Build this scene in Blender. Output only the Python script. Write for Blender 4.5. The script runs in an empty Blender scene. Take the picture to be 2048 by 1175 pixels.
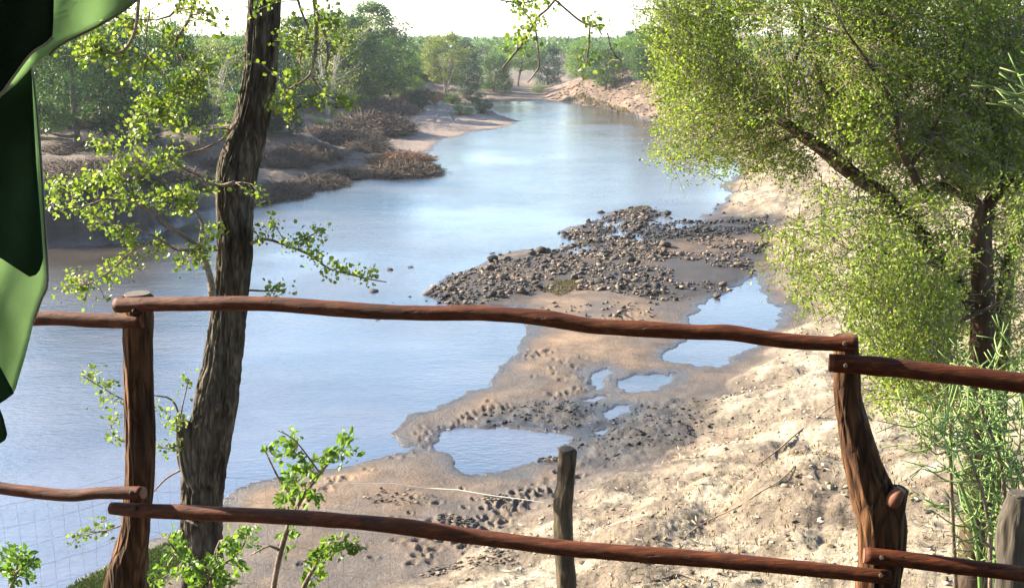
import bpy, bmesh, math, random
import numpy as np
from mathutils import Vector, Matrix

random.seed(7)
rng = np.random.default_rng(7)
R = math.radians
scene = bpy.context.scene
COL = scene.collection

# ------------------------------------------------------------------ camera, sky, sun, exposure
W0, H0, FPX = 2048.0, 1175.0, 2196.0
PITCH = R(13.05)
CAM = np.array([0.0, 0.0, 10.0])
cam_data = bpy.data.cameras.new('camera')
cam_data.sensor_width = 36.0
cam_data.lens = 36.0 * FPX / W0
cam_data.clip_start = 0.05
cam_data.clip_end = 12000
cam = bpy.data.objects.new('camera', cam_data)
COL.objects.link(cam)
cam.location = CAM
cam.rotation_euler = (R(90) - PITCH, 0, 0)
scene.camera = cam

SUN_AZ, SUN_EL = R(-71), R(26)           # azimuth from +Y, positive to the right
sun_dir = Vector((math.sin(SUN_AZ) * math.cos(SUN_EL), math.cos(SUN_AZ) * math.cos(SUN_EL), math.sin(SUN_EL)))
world = bpy.data.worlds.new('World')
scene.world = world
world.use_nodes = True
wn = world.node_tree
bg = wn.nodes['Background']
sky = wn.nodes.new('ShaderNodeTexSky')
sky.sky_type = 'NISHITA'
sky.sun_disc = False
sky.sun_elevation = SUN_EL
sky.sun_rotation = SUN_AZ
sky.air_density = 1.0
sky.dust_density = 0.9
sky.ozone_density = 2.2
wn.links.new(sky.outputs[0], bg.inputs['Color'])
bg.inputs['Strength'].default_value = 0.10
sun_data = bpy.data.lights.new('sun', 'SUN')
sun_data.energy = 5.0
sun_data.angle = R(0.53)
sun_data.color = (1.0, 0.88, 0.70)
sun = bpy.data.objects.new('sun', sun_data)
COL.objects.link(sun)
sun.rotation_euler = sun_dir.to_track_quat('Z', 'Y').to_euler()
sun.location = (-30, 20, 60)
vs = scene.view_settings
vs.view_transform = 'Standard'
vs.look = 'None'
vs.gamma = 1.0
vs.use_curve_mapping = False
vs.exposure = 2.47
scene.render.engine = 'CYCLES'
cy = scene.cycles
cy.use_denoising = True
cy.max_bounces = 8
cy.diffuse_bounces = 3
cy.glossy_bounces = 3
cy.transmission_bounces = 4
cy.transparent_max_bounces = 4
cy.volume_bounces = 1
cy.caustics_reflective = False
cy.caustics_refractive = False

# ------------------------------------------------------------------ pixel -> place
_cp, _sp = math.cos(PITCH), math.sin(PITCH)
def ray(x, y):
    u = (x - W0 / 2) / FPX; v = (H0 / 2 - y) / FPX
    return np.array([u, _cp + v * _sp, -_sp + v * _cp])
def G(x, y, z=0.0):
    d = ray(x, y); t = (z - CAM[2]) / d[2]
    return (CAM + d * t)[:2]
def P(x, y, Y):
    d = ray(x, y); return CAM + d * (Y / d[1])
def PX(x, y, Y, w):            # point and radius of something w pixels wide there
    d = ray(x, y); s = Y / d[1]
    return np.append(CAM + d * s, 0.5 * w / FPX * s)
def Gs(pts, z=0.0):
    return np.array([G(x, y, z) for x, y in pts])

# ------------------------------------------------------------------ noise
def _h(i, j, k, seed):
    n = (i.astype(np.int64) * 374761393 + j.astype(np.int64) * 668265263 + k * 2147483647 + seed * 1274126177) & 0xFFFFFFFF
    n = ((n ^ (n >> 13)) * 1274126177) & 0xFFFFFFFF
    n = (n ^ (n >> 16)) * 2246822519 & 0xFFFFFFFF
    return ((n ^ (n >> 15)) & 0xFFFFFF) / float(0xFFFFFF)
def vn2(x, y, seed=0):
    i = np.floor(x); j = np.floor(y); fx = x - i; fy = y - j
    fx = fx * fx * fx * (fx * (fx * 6 - 15) + 10); fy = fy * fy * fy * (fy * (fy * 6 - 15) + 10)
    a = _h(i, j, 0, seed); b = _h(i + 1, j, 0, seed); c = _h(i, j + 1, 0, seed); d = _h(i + 1, j + 1, 0, seed)
    return ((a * (1 - fx) + b * fx) * (1 - fy) + (c * (1 - fx) + d * fx) * fy) * 2 - 1
def fbm2(x, y, oct=4, seed=0):
    s = 0; a = 0.5
    for o in range(oct):
        s = s + a * vn2(x * 2 ** o + 13.7 * o, y * 2 ** o - 7.1 * o, seed + o); a *= 0.5
    return s
def vn3(x, y, z, seed=0):
    k = np.floor(z); f = z - k; f = f * f * (3 - 2 * f)
    i = np.floor(x); j = np.floor(y); fx = x - i; fy = y - j
    fx = fx * fx * (3 - 2 * fx); fy = fy * fy * (3 - 2 * fy)
    kk = k.astype(np.int64)
    def lay(q):
        a = _h(i, j, q, seed); b = _h(i + 1, j, q, seed); c = _h(i, j + 1, q, seed); d = _h(i + 1, j + 1, q, seed)
        return (a * (1 - fx) + b * fx) * (1 - fy) + (c * (1 - fx) + d * fx) * fy
    return (lay(kk) * (1 - f) + lay(kk + 1) * f) * 2 - 1
def worley(x, y, seed=0):
    i = np.floor(x); j = np.floor(y); f1 = np.full(x.shape, 9.0); f2 = np.full(x.shape, 9.0); cid = np.zeros(x.shape)
    for a in (-1, 0, 1):
        for b in (-1, 0, 1):
            px = i + a + _h(i + a, j + b, 1, seed); py = j + b + _h(i + a, j + b, 2, seed)
            d = np.hypot(px - x, py - y); new = d < f1
            f2 = np.where(new, f1, np.minimum(f2, d)); cid = np.where(new, _h(i + a, j + b, 3, seed), cid); f1 = np.where(new, d, f1)
    return f1, f2, cid
def sst(a, b, x):
    t = np.clip((x - a) / (b - a), 0, 1); return t * t * (3 - 2 * t)
def seg_dist(X, Y, poly, closed=False):
    P0 = poly; P1 = np.roll(poly, -1, 0) if closed else poly[1:]
    if not closed: P0 = poly[:-1]
    best = np.full(X.shape, 1e9)
    for (ax, ay), (bx, by) in zip(P0, P1):
        dx, dy = bx - ax, by - ay; L = dx * dx + dy * dy + 1e-9
        t = np.clip(((X - ax) * dx + (Y - ay) * dy) / L, 0, 1)
        best = np.minimum(best, (X - ax - t * dx) ** 2 + (Y - ay - t * dy) ** 2)
    return np.sqrt(best)
def inside(X, Y, poly):
    r = np.zeros(X.shape, bool); n = len(poly)
    for k in range(n):
        ax, ay = poly[k]; bx, by = poly[(k + 1) % n]
        if ay == by: continue
        c = ((ay > Y) != (by > Y)) & (X < (bx - ax) * (Y - ay) / (by - ay) + ax)
        r ^= c
    return r
def sdf(X, Y, poly):           # positive inside
    d = seg_dist(X, Y, poly, True); return np.where(inside(X, Y, poly), d, -d)

# ------------------------------------------------------------------ mesh and object helpers
ORG = {}
def mesh_np(name, V, quads=None, tris=None, mat=None, smooth=True):
    V = np.asarray(V, np.float32)
    q = np.zeros((0, 4), np.int32) if quads is None or len(quads) == 0 else np.asarray(quads, np.int32)
    t = np.zeros((0, 3), np.int32) if tris is None or len(tris) == 0 else np.asarray(tris, np.int32)
    me = bpy.data.meshes.new(name)
    me.vertices.add(len(V)); me.vertices.foreach_set('co', V.ravel())
    nl = q.size + t.size; me.loops.add(nl)
    me.loops.foreach_set('vertex_index', np.concatenate([q.ravel(), t.ravel()]))
    npol = len(q) + len(t); me.polygons.add(npol)
    st = np.concatenate([np.arange(len(q)) * 4, q.size + np.arange(len(t)) * 3]).astype(np.int32)
    me.polygons.foreach_set('loop_start', st)
    if smooth: me.polygons.foreach_set('use_smooth', np.concatenate([np.ones(len(q), bool), np.zeros(len(t), bool)]))
    me.update(calc_edges=True)
    if mat is not None: me.materials.append(mat)
    return me
def tag(o, label=None, cat=None, group=None, kind=None):
    for k, v in (('label', label), ('category', cat), ('group', group), ('kind', kind)):
        if v: o[k] = v
    return o
def link(name, me, parent=None, loc=None):
    o = bpy.data.objects.new(name, me); COL.objects.link(o)
    if parent is not None: o.parent = parent
    if loc is not None: o.location = loc
    return o
def thing(name, label, cat, loc=(0, 0, 0), group=None):
    o = link(name, None); o.location = loc; o.empty_display_size = 0.2
    ORG[o.name] = np.array(loc, float)
    return tag(o, label, cat, group)
def root_org(o):
    while o.parent is not None: o = o.parent
    return ORG.get(o.name, np.zeros(3))
def part(name, V, q, t, mat, parent, smooth=True):
    me = mesh_np(name, np.asarray(V) - root_org(parent), q, t, mat, smooth)
    return link(name, me, parent)
class MB:
    def __init__(s): s.V = []; s.Q = []; s.T = []; s.n = 0
    def add(s, V, q=None, t=None):
        V = np.asarray(V, float)
        if q is not None and len(q): s.Q.append(np.asarray(q) + s.n)
        if t is not None and len(t): s.T.append(np.asarray(t) + s.n)
        s.V.append(V); s.n += len(V); return s
    def get(s):
        V = np.concatenate(s.V) if s.V else np.zeros((0, 3))
        return V, (np.concatenate(s.Q) if s.Q else None), (np.concatenate(s.T) if s.T else None)
def spline(A, step):
    A = np.asarray(A, float)
    if len(A) == 2: n = max(2, int(np.linalg.norm(A[1, :3] - A[0, :3]) / step) + 1); return A[0] + (A[1] - A[0]) * np.linspace(0, 1, n)[:, None]
    Q = np.vstack([2 * A[0] - A[1], A, 2 * A[-1] - A[-2]]); out = []
    for k in range(1, len(Q) - 2):
        p0, p1, p2, p3 = Q[k - 1:k + 3]; n = max(1, int(np.linalg.norm(p2[:3] - p1[:3]) / step))
        t = (np.arange(n) / n)[:, None]
        out.append(0.5 * (2 * p1 + (p2 - p0) * t + (2 * p0 - 5 * p1 + 4 * p2 - p3) * t ** 2 + (3 * p1 - p0 - 3 * p2 + p3) * t ** 3))
    out.append(A[-1:]); return np.vstack(out)
def frames(P3):
    T = np.gradient(P3, axis=0); T /= np.linalg.norm(T, axis=1)[:, None] + 1e-12
    up = np.array([0, 1.0, 0]) if abs(T[0, 1]) < 0.9 else np.array([1.0, 0, 0])
    n = np.cross(T[0], np.cross(up, T[0])); n /= np.linalg.norm(n)
    Ns = [n]
    for k in range(1, len(T)):
        n = n - T[k] * np.dot(n, T[k]); n /= np.linalg.norm(n) + 1e-12; Ns.append(n)
    Ns = np.array(Ns); return T, Ns, np.cross(T, Ns)
def tube(A, ns=8, disp=None, cap=True):
    """A: (n,4) points with radius; disp(ang, length, r) -> radius factor"""
    P3 = A[:, :3]; r = A[:, 3]; n = len(A)
    T, Nn, B = frames(P3)
    a = np.linspace(0, 2 * math.pi, ns, endpoint=False)
    L = np.concatenate([[0], np.cumsum(np.linalg.norm(np.diff(P3, axis=0), axis=1))])
    rr = np.repeat(r[:, None], ns, 1)
    if disp is not None: rr = rr * disp(np.repeat(a[None], n, 0), np.repeat(L[:, None], ns, 1), r.mean())
    V = P3[:, None] + rr[..., None] * (np.cos(a)[None, :, None] * Nn[:, None] + np.sin(a)[None, :, None] * B[:, None])
    V = V.reshape(-1, 3)
    i = np.arange(n - 1)[:, None] * ns; j = np.arange(ns)[None]; j2 = (j + 1) % ns
    q = np.stack([i + j, i + j2, i + ns + j2, i + ns + j], -1).reshape(-1, 4); t = None
    if cap:
        V = np.vstack([V, P3[:1], P3[-1:]]); c0 = n * ns; jj = np.arange(ns); j3 = (jj + 1) % ns; e = (n - 1) * ns
        t = np.vstack([np.stack([np.full(ns, c0), j3, jj], -1), np.stack([np.full(ns, c0 + 1), e + jj, e + j3], -1)])
    return V, q, t
def bark(amp=0.12, kx=5.0, kl=3.0, seed=0, knots=0.04):
    def f(a, L, r):
        c, s = np.cos(a) * kx, np.sin(a) * kx
        w = vn3(c * 0.6, s * 0.6, L * kl * 0.6, seed + 9) * 0.8
        n1 = 1 - np.abs(vn3(c + w, s + w, L * kl, seed)) * 2
        n2 = vn3(c * 2.4, s * 2.4, L * kl * 3, seed + 3)
        n3 = vn3(c * .3, s * .3, L * kl * .35, seed + 5)
        return 1 + amp * (0.75 * n1 + 0.35 * n2 - .4) + knots * n3
    return f
def unit(v): return v / (np.linalg.norm(v, axis=-1, keepdims=True) + 1e-12)
def leaves(C, D, size, ratio=0.6, near=False, up=0.5):
    """C centres of the leaf bases, D pointing directions, size per leaf"""
    n = len(C); D = unit(D); size = np.broadcast_to(np.asarray(size, float), (n,))[:, None]
    N = rng.normal(size=(n, 3)); N[:, 2] += up; N = N - D * np.sum(N * D, 1, keepdims=True); N = unit(N)
    S = np.cross(D, N); w = size * ratio * 0.5
    if near:
        f = 0.18
        pts = [C, C + D * size * .33 + S * w * .95 + N * w * f, C + D * size * .75 + S * w * .8 + N * w * f, C + D * size - N * w * .25,
               C + D * size * .75 - S * w * .8 + N * w * f, C + D * size * .33 - S * w * .95 + N * w * f]
        V = np.stack(pts, 1).reshape(-1, 3); b = np.arange(n)[:, None] * 6
        q = np.vstack([b + np.array([[0, 1, 2, 3]]), b + np.array([[0, 3, 4, 5]])])
        return V, q
    V = np.stack([C, C + D * size * .5 + S * w, C + D * size, C + D * size * .5 - S * w], 1).reshape(-1, 3)
    return V, np.arange(n * 4).reshape(-1, 4)
def copy_tree(o, parent=None):
    c = o.copy(); COL.objects.link(c); c.parent = parent
    for ch in o.children: copy_tree(ch, c)
    return c

# ------------------------------------------------------------------ materials
def mat(name):
    m = bpy.data.materials.new(name); m.use_nodes = True
    nt = m.node_tree; b = nt.nodes['Principled BSDF']; return m, nt, b
def nd(nt, typ, **kw):
    n = nt.nodes.new(typ)
    for k, v in kw.items():
        if k.startswith('_'): setattr(n, k[1:], v)
        else:
            key = k.replace('__', ' ')
            s = n.inputs[int(key[1:])] if key[0] == 'i' and key[1:].isdigit() else n.inputs[key]
            if isinstance(v, bpy.types.NodeSocket): nt.links.new(v, s)
            else: s.default_value = v
    return n
def ramp(nt, fac, stops):
    r = nt.nodes.new('ShaderNodeValToRGB'); e = r.color_ramp.elements
    while len(e) < len(stops): e.new(0.5)
    for el, (p, c) in zip(e, stops):
        el.position = p; el.color = (*c, 1) if len(c) == 3 else c
    nt.links.new(fac, r.inputs['Fac']); return r.outputs['Color']
def mixc(nt, fac, a, b, mode='MIX'):
    m = nt.nodes.new('ShaderNodeMix'); m.data_type = 'RGBA'; m.blend_type = mode
    for s, v in ((m.inputs['Factor'], fac), (m.inputs[6], a), (m.inputs[7], b)):
        if isinstance(v, bpy.types.NodeSocket): nt.links.new(v, s)
        else: s.default_value = v if not isinstance(v, tuple) or len(v) == 4 else (*v, 1)
    return m.outputs[2]
def coords(nt, kind='Object', scale=(1, 1, 1)):
    tc = nt.nodes.new('ShaderNodeTexCoord'); mp = nt.nodes.new('ShaderNodeMapping')
    nt.links.new(tc.outputs[kind], mp.inputs['Vector']); mp.inputs['Scale'].default_value = scale
    return mp.outputs['Vector']
def noise(nt, vec, scale, detail=4, rough=0.55):
    n = nd(nt, 'ShaderNodeTexNoise', Vector=vec, Scale=scale, Detail=detail, Roughness=rough); return n.outputs['Fac']
def bump(nt, b, h, strength=0.4, dist=0.02):
    n = nd(nt, 'ShaderNodeBump', Height=h, Strength=strength, Distance=dist); nt.links.new(n.outputs[0], b.inputs['Normal']); return n

def leaf_mat(name, c1, c2, c3, trans=0.45, tcol=1.35, rough=0.5):
    m, nt, b = mat(name)
    geo = nt.nodes.new('ShaderNodeNewGeometry')
    c1, c2, c3 = (tuple(q * .87 for q in k) for k in (c1, c2, c3))
    c = ramp(nt, geo.outputs['Random Per Island'], [(0, c1), (0.55, c2), (1, c3)])
    v = coords(nt); nz = noise(nt, v, 0.9, 2)
    c = mixc(nt, 1.0, c, ramp(nt, nz, [(0.3, (.75, .75, .75)), (0.7, (1.15, 1.15, 1.1))]), 'MULTIPLY')
    oi = nt.nodes.new('ShaderNodeObjectInfo')
    c = mixc(nt, 1.0, c, ramp(nt, oi.outputs['Random'], [(0, (.82, .9, .9)), (1, (1.12, 1.05, .95))]), 'MULTIPLY')
    nt.links.new(c, b.inputs['Base Color']); b.inputs['Roughness'].default_value = rough
    b.inputs['Specular IOR Level'].default_value = 0.3
    tr = nt.nodes.new('ShaderNodeBsdfTranslucent')
    nt.links.new(mixc(nt, 1.0, c, (tcol, tcol * 1.0, tcol * .55), 'MULTIPLY'), tr.inputs['Color'])
    mx = nt.nodes.new('ShaderNodeMixShader'); mx.inputs[0].default_value = trans
    nt.links.new(b.outputs[0], mx.inputs[1]); nt.links.new(tr.outputs[0], mx.inputs[2])
    nt.links.new(mx.outputs[0], nt.nodes['Material Output'].inputs['Surface'])
    return m
def bark_mat(name, dark, light, scale=9, stretch=0.25, rough=0.9, bstr=0.7, bd=0.02, plates=0):
    m, nt, b = mat(name)
    v = coords(nt, 'Object', (1, 1, stretch))
    n1 = noise(nt, v, scale, 6, 0.65); n2 = noise(nt, v, scale * 4.5, 4, 0.6)
    c = ramp(nt, n1, [(0.32, dark), (0.68, light)])
    c = mixc(nt, 1.0, c, ramp(nt, n2, [(0.3, (.6, .6, .6)), (0.7, (1.25, 1.25, 1.25))]), 'MULTIPLY')
    nt.links.new(c, b.inputs['Base Color']); b.inputs['Roughness'].default_value = rough
    b.inputs['Specular IOR Level'].default_value = 0.2
    h = nd(nt, 'ShaderNodeMath', _operation='ADD', i0=n1, i1=n2).outputs[0]
    if plates:
        w = nd(nt, 'ShaderNodeVectorMath', _operation='ADD', i0=v, i1=nd(nt, 'ShaderNodeVectorMath', _operation='SCALE', i0=nd(nt, 'ShaderNodeTexNoise', Vector=v, Scale=9.0).outputs['Color'], i3=.16).outputs[0]).outputs[0]
        vo = nd(nt, 'ShaderNodeTexVoronoi', _feature='DISTANCE_TO_EDGE', Vector=w, Scale=plates)
        cr = ramp(nt, vo.outputs['Distance'], [(0, (0, 0, 0)), (.32, (1, 1, 1))])
        c = mixc(nt, 1.0, c, ramp(nt, vo.outputs['Distance'], [(0, (.55, .52, .5)), (.25, (1.1, 1.1, 1.1))]), 'MULTIPLY'); nt.links.new(c, b.inputs['Base Color'])
        h = nd(nt, 'ShaderNodeMath', _operation='MULTIPLY_ADD', i0=cr, i1=1.2, i2=h).outputs[0]
    bump(nt, b, h, bstr, bd); return m
def rail_mat():
    m, nt, b = mat('varnished_pole')
    v = coords(nt, 'Object', (1.2, 22, 22)); n1 = noise(nt, v, 5, 6, 0.7)
    v2 = coords(nt, 'Object', (1, 1, 1)); n2 = noise(nt, v2, 6.5, 5, .65); n4 = noise(nt, v2, 90, 3)
    v3 = coords(nt, 'Object', (.7, 34, 34)); n3 = noise(nt, v3, 3, 3, .5)
    c = ramp(nt, n1, [(0.3, (.024, .0055, .0018)), (0.5, (.062, .0145, .0035)), (0.72, (.15, .044, .011))])
    c = mixc(nt, ramp(nt, n2, [(0.52, (0, 0, 0)), (0.66, (.85, .85, .85))]), c, (.03, .011, .005))
    c = mixc(nt, ramp(nt, n2, [(0.30, (.5, .5, .5)), (0.40, (0, 0, 0))]), c, (.13, .06, .025))
    c = mixc(nt, ramp(nt, n3, [(0.30, (.9, .9, .9)), (0.36, (0, 0, 0))]), c, (.012, .006, .004))
    nt.links.new(c, b.inputs['Base Color']); b.inputs['Roughness'].default_value = 0.72
    b.inputs['Specular IOR Level'].default_value = 0.2
    h = nd(nt, 'ShaderNodeMath', _operation='MULTIPLY_ADD', i0=n4, i1=.3, i2=n1).outputs[0]
    h = nd(nt, 'ShaderNodeMath', _operation='ADD', i0=h, i1=ramp(nt, n3, [(.30, (0, 0, 0)), (.37, (1, 1, 1))])).outputs[0]
    bump(nt, b, h, 0.6, 0.004); return m
def plain(name, col, rough=0.7, nscale=12, var=0.25, metal=0.0, bstr=0.3, bd=0.005):
    m, nt, b = mat(name)
    v = coords(nt); n1 = noise(nt, v, nscale, 5, 0.6)
    lo = tuple(c * (1 - var) for c in col); hi = tuple(min(1, c * (1 + var)) for c in col)
    nt.links.new(ramp(nt, n1, [(0.3, lo), (0.7, hi)]), b.inputs['Base Color'])
    b.inputs['Roughness'].default_value = rough; b.inputs['Metallic'].default_value = metal
    bump(nt, b, n1, bstr, bd); return m
def rock_mat(name, stops, nscale=3.0):
    m, nt, b = mat(name)
    geo = nt.nodes.new('ShaderNodeNewGeometry'); oi = nt.nodes.new('ShaderNodeObjectInfo')
    s = nd(nt, 'ShaderNodeMath', _operation='ADD', i0=geo.outputs['Random Per Island'], i1=oi.outputs['Random']).outputs[0]
    s = nd(nt, 'ShaderNodeMath', _operation='FRACT', i0=s).outputs[0]
    c = ramp(nt, s, [(p, tuple(q * .85 for q in k)) for p, k in stops])
    v = coords(nt); n1 = noise(nt, v, nscale, 6, 0.65)
    c = mixc(nt, 1.0, c, ramp(nt, n1, [(0.3, (.65, .65, .66)), (0.7, (1.25, 1.2, 1.12))]), 'MULTIPLY')
    nt.links.new(c, b.inputs['Base Color']); b.inputs['Roughness'].default_value = 0.85
    b.inputs['Specular IOR Level'].default_value = 0.25
    bump(nt, b, n1, 0.5, 0.04); return m

M_rail = rail_mat()
M_post = bark_mat('post_bark', (.010, .0045, .002), (.16, .074, .03), 14, 0.16, .9, .8, .005, 34)
M_cut = plain('cut_wood', (.06, .046, .034), .9, 30, .3)
M_cutred = plain('cut_red_wood', (.12, .042, .018), .7, 30, .3)
M_bolt = plain('rusty_bolt', (.03, .015, .009), .8, 60, .5, 0)
M_trunk = bark_mat('dark_fissured_bark', (.010, .0085, .0065), (.125, .104, .075), 12, 0.22, .95, .8, .009, 22)
M_twig = bark_mat('grey_twig', (.09, .065, .045), (.24, .19, .14), 20, .5)
M_acacia = bark_mat('reddish_acacia_bark', (.022, .014, .009), (.085, .055, .035), 8, .25, .9, .7, .01)
M_pale = bark_mat('pale_limb', (.22, .19, .15), (.42, .37, .30), 3, .3, .9, .3)
M_far_trunk = bark_mat('woodland_bark', (.05, .04, .03), (.14, .11, .08), 3, .3, .9, .3)
M_leaf_near = leaf_mat('round_green_leaf', (.095, .15, .02), (.165, .225, .035), (.27, .30, .07), .45, 1.5)
M_leaf_shrub = leaf_mat('glossy_shrub_leaf', (.055, .12, .018), (.095, .185, .025), (.16, .25, .045), .45, 1.45, .5)
M_leaf_right = leaf_mat('fine_acacia_leaf', (.10, .155, .024), (.165, .235, .036), (.27, .33, .065), .5, 1.55)
M_leaf_far = [leaf_mat('woodland_leaf', (.036, .085, .027), (.062, .132, .036), (.105, .185, .048), .35, 1.3),
              leaf_mat('yellowish_leaf', (.11, .145, .035), (.16, .20, .048), (.22, .25, .065), .4, 1.4),
              leaf_mat('dark_leaf', (.010, .04, .024), (.018, .06, .032), (.03, .085, .04), .3, 1.2),
              leaf_mat('bright_leaf', (.075, .155, .03), (.12, .22, .042), (.17, .28, .06), .4, 1.4)]
M_pencil = leaf_mat('pencil_stem', (.12, .20, .05), (.18, .28, .08), (.30, .36, .14), .2, 1.2, .45)
M_vine = bark_mat('tan_vine', (.14, .095, .055), (.30, .22, .14), 6, 1, .9, .4, .01)
M_brush = bark_mat('dead_twig', (.05, .036, .027), (.15, .11, .08), 2, 1, .95, .2)
M_brush_red = bark_mat('russet_litter', (.12, .065, .036), (.25, .145, .085), 2, 1, .95, .2)
M_stone = rock_mat('river_stone', [(0, (.026, .024, .023)), (.5, (.065, .054, .046)), (.8, (.13, .10, .075)), (1, (.25, .19, .135))])
M_stone_dark = rock_mat('black_wet_stone', [(0, (.014, .014, .015)), (.7, (.032, .031, .031)), (1, (.06, .052, .047))])
M_clod = rock_mat('pale_clod', [(0, (.06, .042, .028)), (.25, (.15, .105, .062)), (.75, (.33, .26, .17)), (1, (.55, .50, .40))], 5)
M_clod_brown = rock_mat('brown_scree', [(0, (.06, .05, .045)), (.4, (.12, .085, .06)), (.8, (.19, .12, .08)), (1, (.25, .18, .13))], 2)
M_wire = plain('galvanised_wire', (.10, .09, .08), .6, 40, .2, .3)
M_wire_pale = plain('pale_wire', (.70, .68, .62), .5, 40, .1, .2)
M_fpost = bark_mat('weathered_fence_post', (.02, .016, .011), (.11, .085, .053), 16, .15, .95, .8, .005)
M_gpost = bark_mat('grey_fence_post', (.024, .02, .016), (.085, .072, .056), 20, .08, .95, .8, .005)
M_grass = leaf_mat('short_grass', (.03, .055, .014), (.05, .08, .02), (.085, .10, .035), .35, 1.3)
M_drygrass = leaf_mat('olive_grass', (.075, .065, .026), (.115, .095, .04), (.16, .13, .06), .3, 1.2)
M_board = bark_mat('deck_board', (.03, .02, .012), (.07, .045, .028), 6, 4, .7, .3)

# ------------------------------------------------------------------ terrain
LEFT = [((-900, 520), (.4, .2, 3.0, 2.9)), ((-300, 505), (.4, .2, 2.8, 2.9)), ((90, 497), (.4, .2, 2.6, 2.8)), ((250, 488), (.4, .2, 2.6, 2.7)), ((330, 468), (.5, .25, 2.4, 2.6)),
        ((400, 428), (1.5, .5, 3, 2.4)), ((520, 402), (6, 1.0, 4, 2.2)), ((620, 374), (8, 1.0, 4.5, 2.1)), ((700, 357), (9, 1.0, 5, 2.1)),
        ((780, 349), (9, 1.1, 5, 2.0)), ((862, 339), (6, 1.2, 8, 1.8)), ((872, 328), (6, 1.2, 8, 1.8)), ((845, 312), (9, 1.0, 9, 1.8)), ((868, 298), (10, 1.0, 10, 1.7)),
        ((882, 280), (14, 1.0, 14, 1.5)), ((940, 266), (18, 1.0, 16, 1.5)), ((1000, 258), (18, 1.0, 16, 1.5)), ((1030, 249), (20, .9, 16, 1.5)),
        ((1046, 242), (20, .8, 18, 1.5)), ((1025, 236), (20, .8, 16, 1.5)), ((1000, 229), (8, .8, 10, 1.7)), ((985, 214), (8, .8, 12, 1.8)), ((965, 204), (14, .6, 20, 1.8))]
RIGHT = [(1090, 203), (1150, 207), (1200, 215), (1260, 230), (1300, 245), (1340, 262), (1410, 295), (1475, 325), (1480, 345), (1450, 368), (1458, 392), (1425, 422),
         (1400, 440), (1345, 446), (1300, 452), (1320, 436), (1335, 428), (1300, 411), (1272, 414), (1210, 428), (1180, 447), (1112, 463), (1125, 478),
         (1165, 478), (1140, 492), (1110, 500), (1060, 500), (985, 516), (900, 550), (850, 580), (885, 605), (930, 612), (1030, 612), (1065, 640), (1068, 655),
         (1060, 668), (1030, 688), (1010, 728), (985, 752), (985, 770), (900, 795), (820, 835), (782, 862), (790, 884), (850, 887), (780, 898), (700, 924), (600, 944),
         (540, 955), (482, 973), (448, 1000), (400, 1050), (230, 1125), (118, 1180), (-150, 1290), (-700, 1420)]
lp = Gs([p for p, a in LEFT]); la = np.array([a for p, a in LEFT]); rp = Gs(RIGHT)
river = np.vstack([lp, rp])
POOLS = [[(868, 886), (905, 862), (960, 853), (1010, 850), (1080, 861), (1135, 870), (1122, 890), (1110, 910), (1080, 930), (1020, 945), (960, 949), (925, 937), (905, 915), (895, 900)],
         [(1330, 717), (1372, 680), (1374, 632), (1400, 610), (1440, 590), (1480, 565), (1522, 548), (1527, 580), (1550, 608), (1568, 626), (1540, 650), (1530, 680), (1500, 700), (1440, 730), (1390, 737), (1350, 731)],
         [(1240, 770), (1280, 751), (1322, 746), (1350, 761), (1330, 778), (1270, 784)], [(1172, 756), (1218, 737), (1242, 742), (1205, 768), (1182, 775)],
         [(1200, 822), (1230, 813), (1262, 815), (1265, 828), (1212, 832)], [(1165, 860), (1205, 857), (1200, 866), (1170, 868)],
         [(1250, 478), (1268, 462), (1290, 466), (1285, 482)], [(1190, 446), (1230, 438), (1245, 448), (1205, 458)], [(1285, 442), (1320, 431), (1350, 440), (1300, 453)], [(1130, 503), (1170, 490), (1205, 496), (1160, 509)], [(1200, 473), (1240, 459), (1258, 467), (1215, 482)], [(1330, 449), (1400, 444), (1398, 453), (1330, 460)], [(1160, 800), (1190, 786), (1215, 790), (1185, 806)]]
pools = [Gs(p) for p in POOLS]
TOE_PX = [(860, 1165), (980, 1100), (1080, 1000), (1150, 955), (1300, 915), (1400, 880), (1445, 820), (1475, 747), (1535, 712), (1600, 640), (1590, 590), (1550, 545), (1535, 500), (1540, 455),
          (1455, 415), (1475, 370), (1500, 345), (1480, 318), (1420, 282), (1345, 252), (1290, 237), (1230, 219), (1165, 206), (1110, 199), (1085, 192), (1090, 180)]
toe = np.vstack([[(-60, -6), (-18, 8.5), (-9, 13), (-4.5, 15.8)], Gs(TOE_PX, 0.2)])
upland = np.vstack([toe, [(120, 420), (900, 420), (900, -400), (-300, -400)]])
MUD = Gs([(1040, 800), (1130, 790), (1240, 795), (1330, 800), (1420, 795), (1490, 790), (1440, 850), (1400, 880), (1330, 905), (1220, 925), (1135, 930), (1110, 905), (1145, 870), (1090, 850), (980, 840), (960, 815)], .2)
BLACK = Gs([(1270, 480), (1310, 445), (1420, 440), (1535, 436), (1545, 470), (1430, 475), (1340, 485)], .1)
GRAVEL = Gs([(850, 582), (900, 547), (1000, 516), (1110, 497), (1170, 478), (1120, 468), (1200, 432), (1290, 410), (1335, 430), (1420, 440), (1535, 440), (1530, 500), (1495, 560), (1420, 592), (1330, 600), (1200, 582), (1100, 582), (1020, 592), (920, 610)], .15)
SANDSPIT = Gs([(800, 300), (880, 283), (1046, 243), (990, 222), (900, 205), (840, 205), (800, 230)], .8)
prints = []
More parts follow.
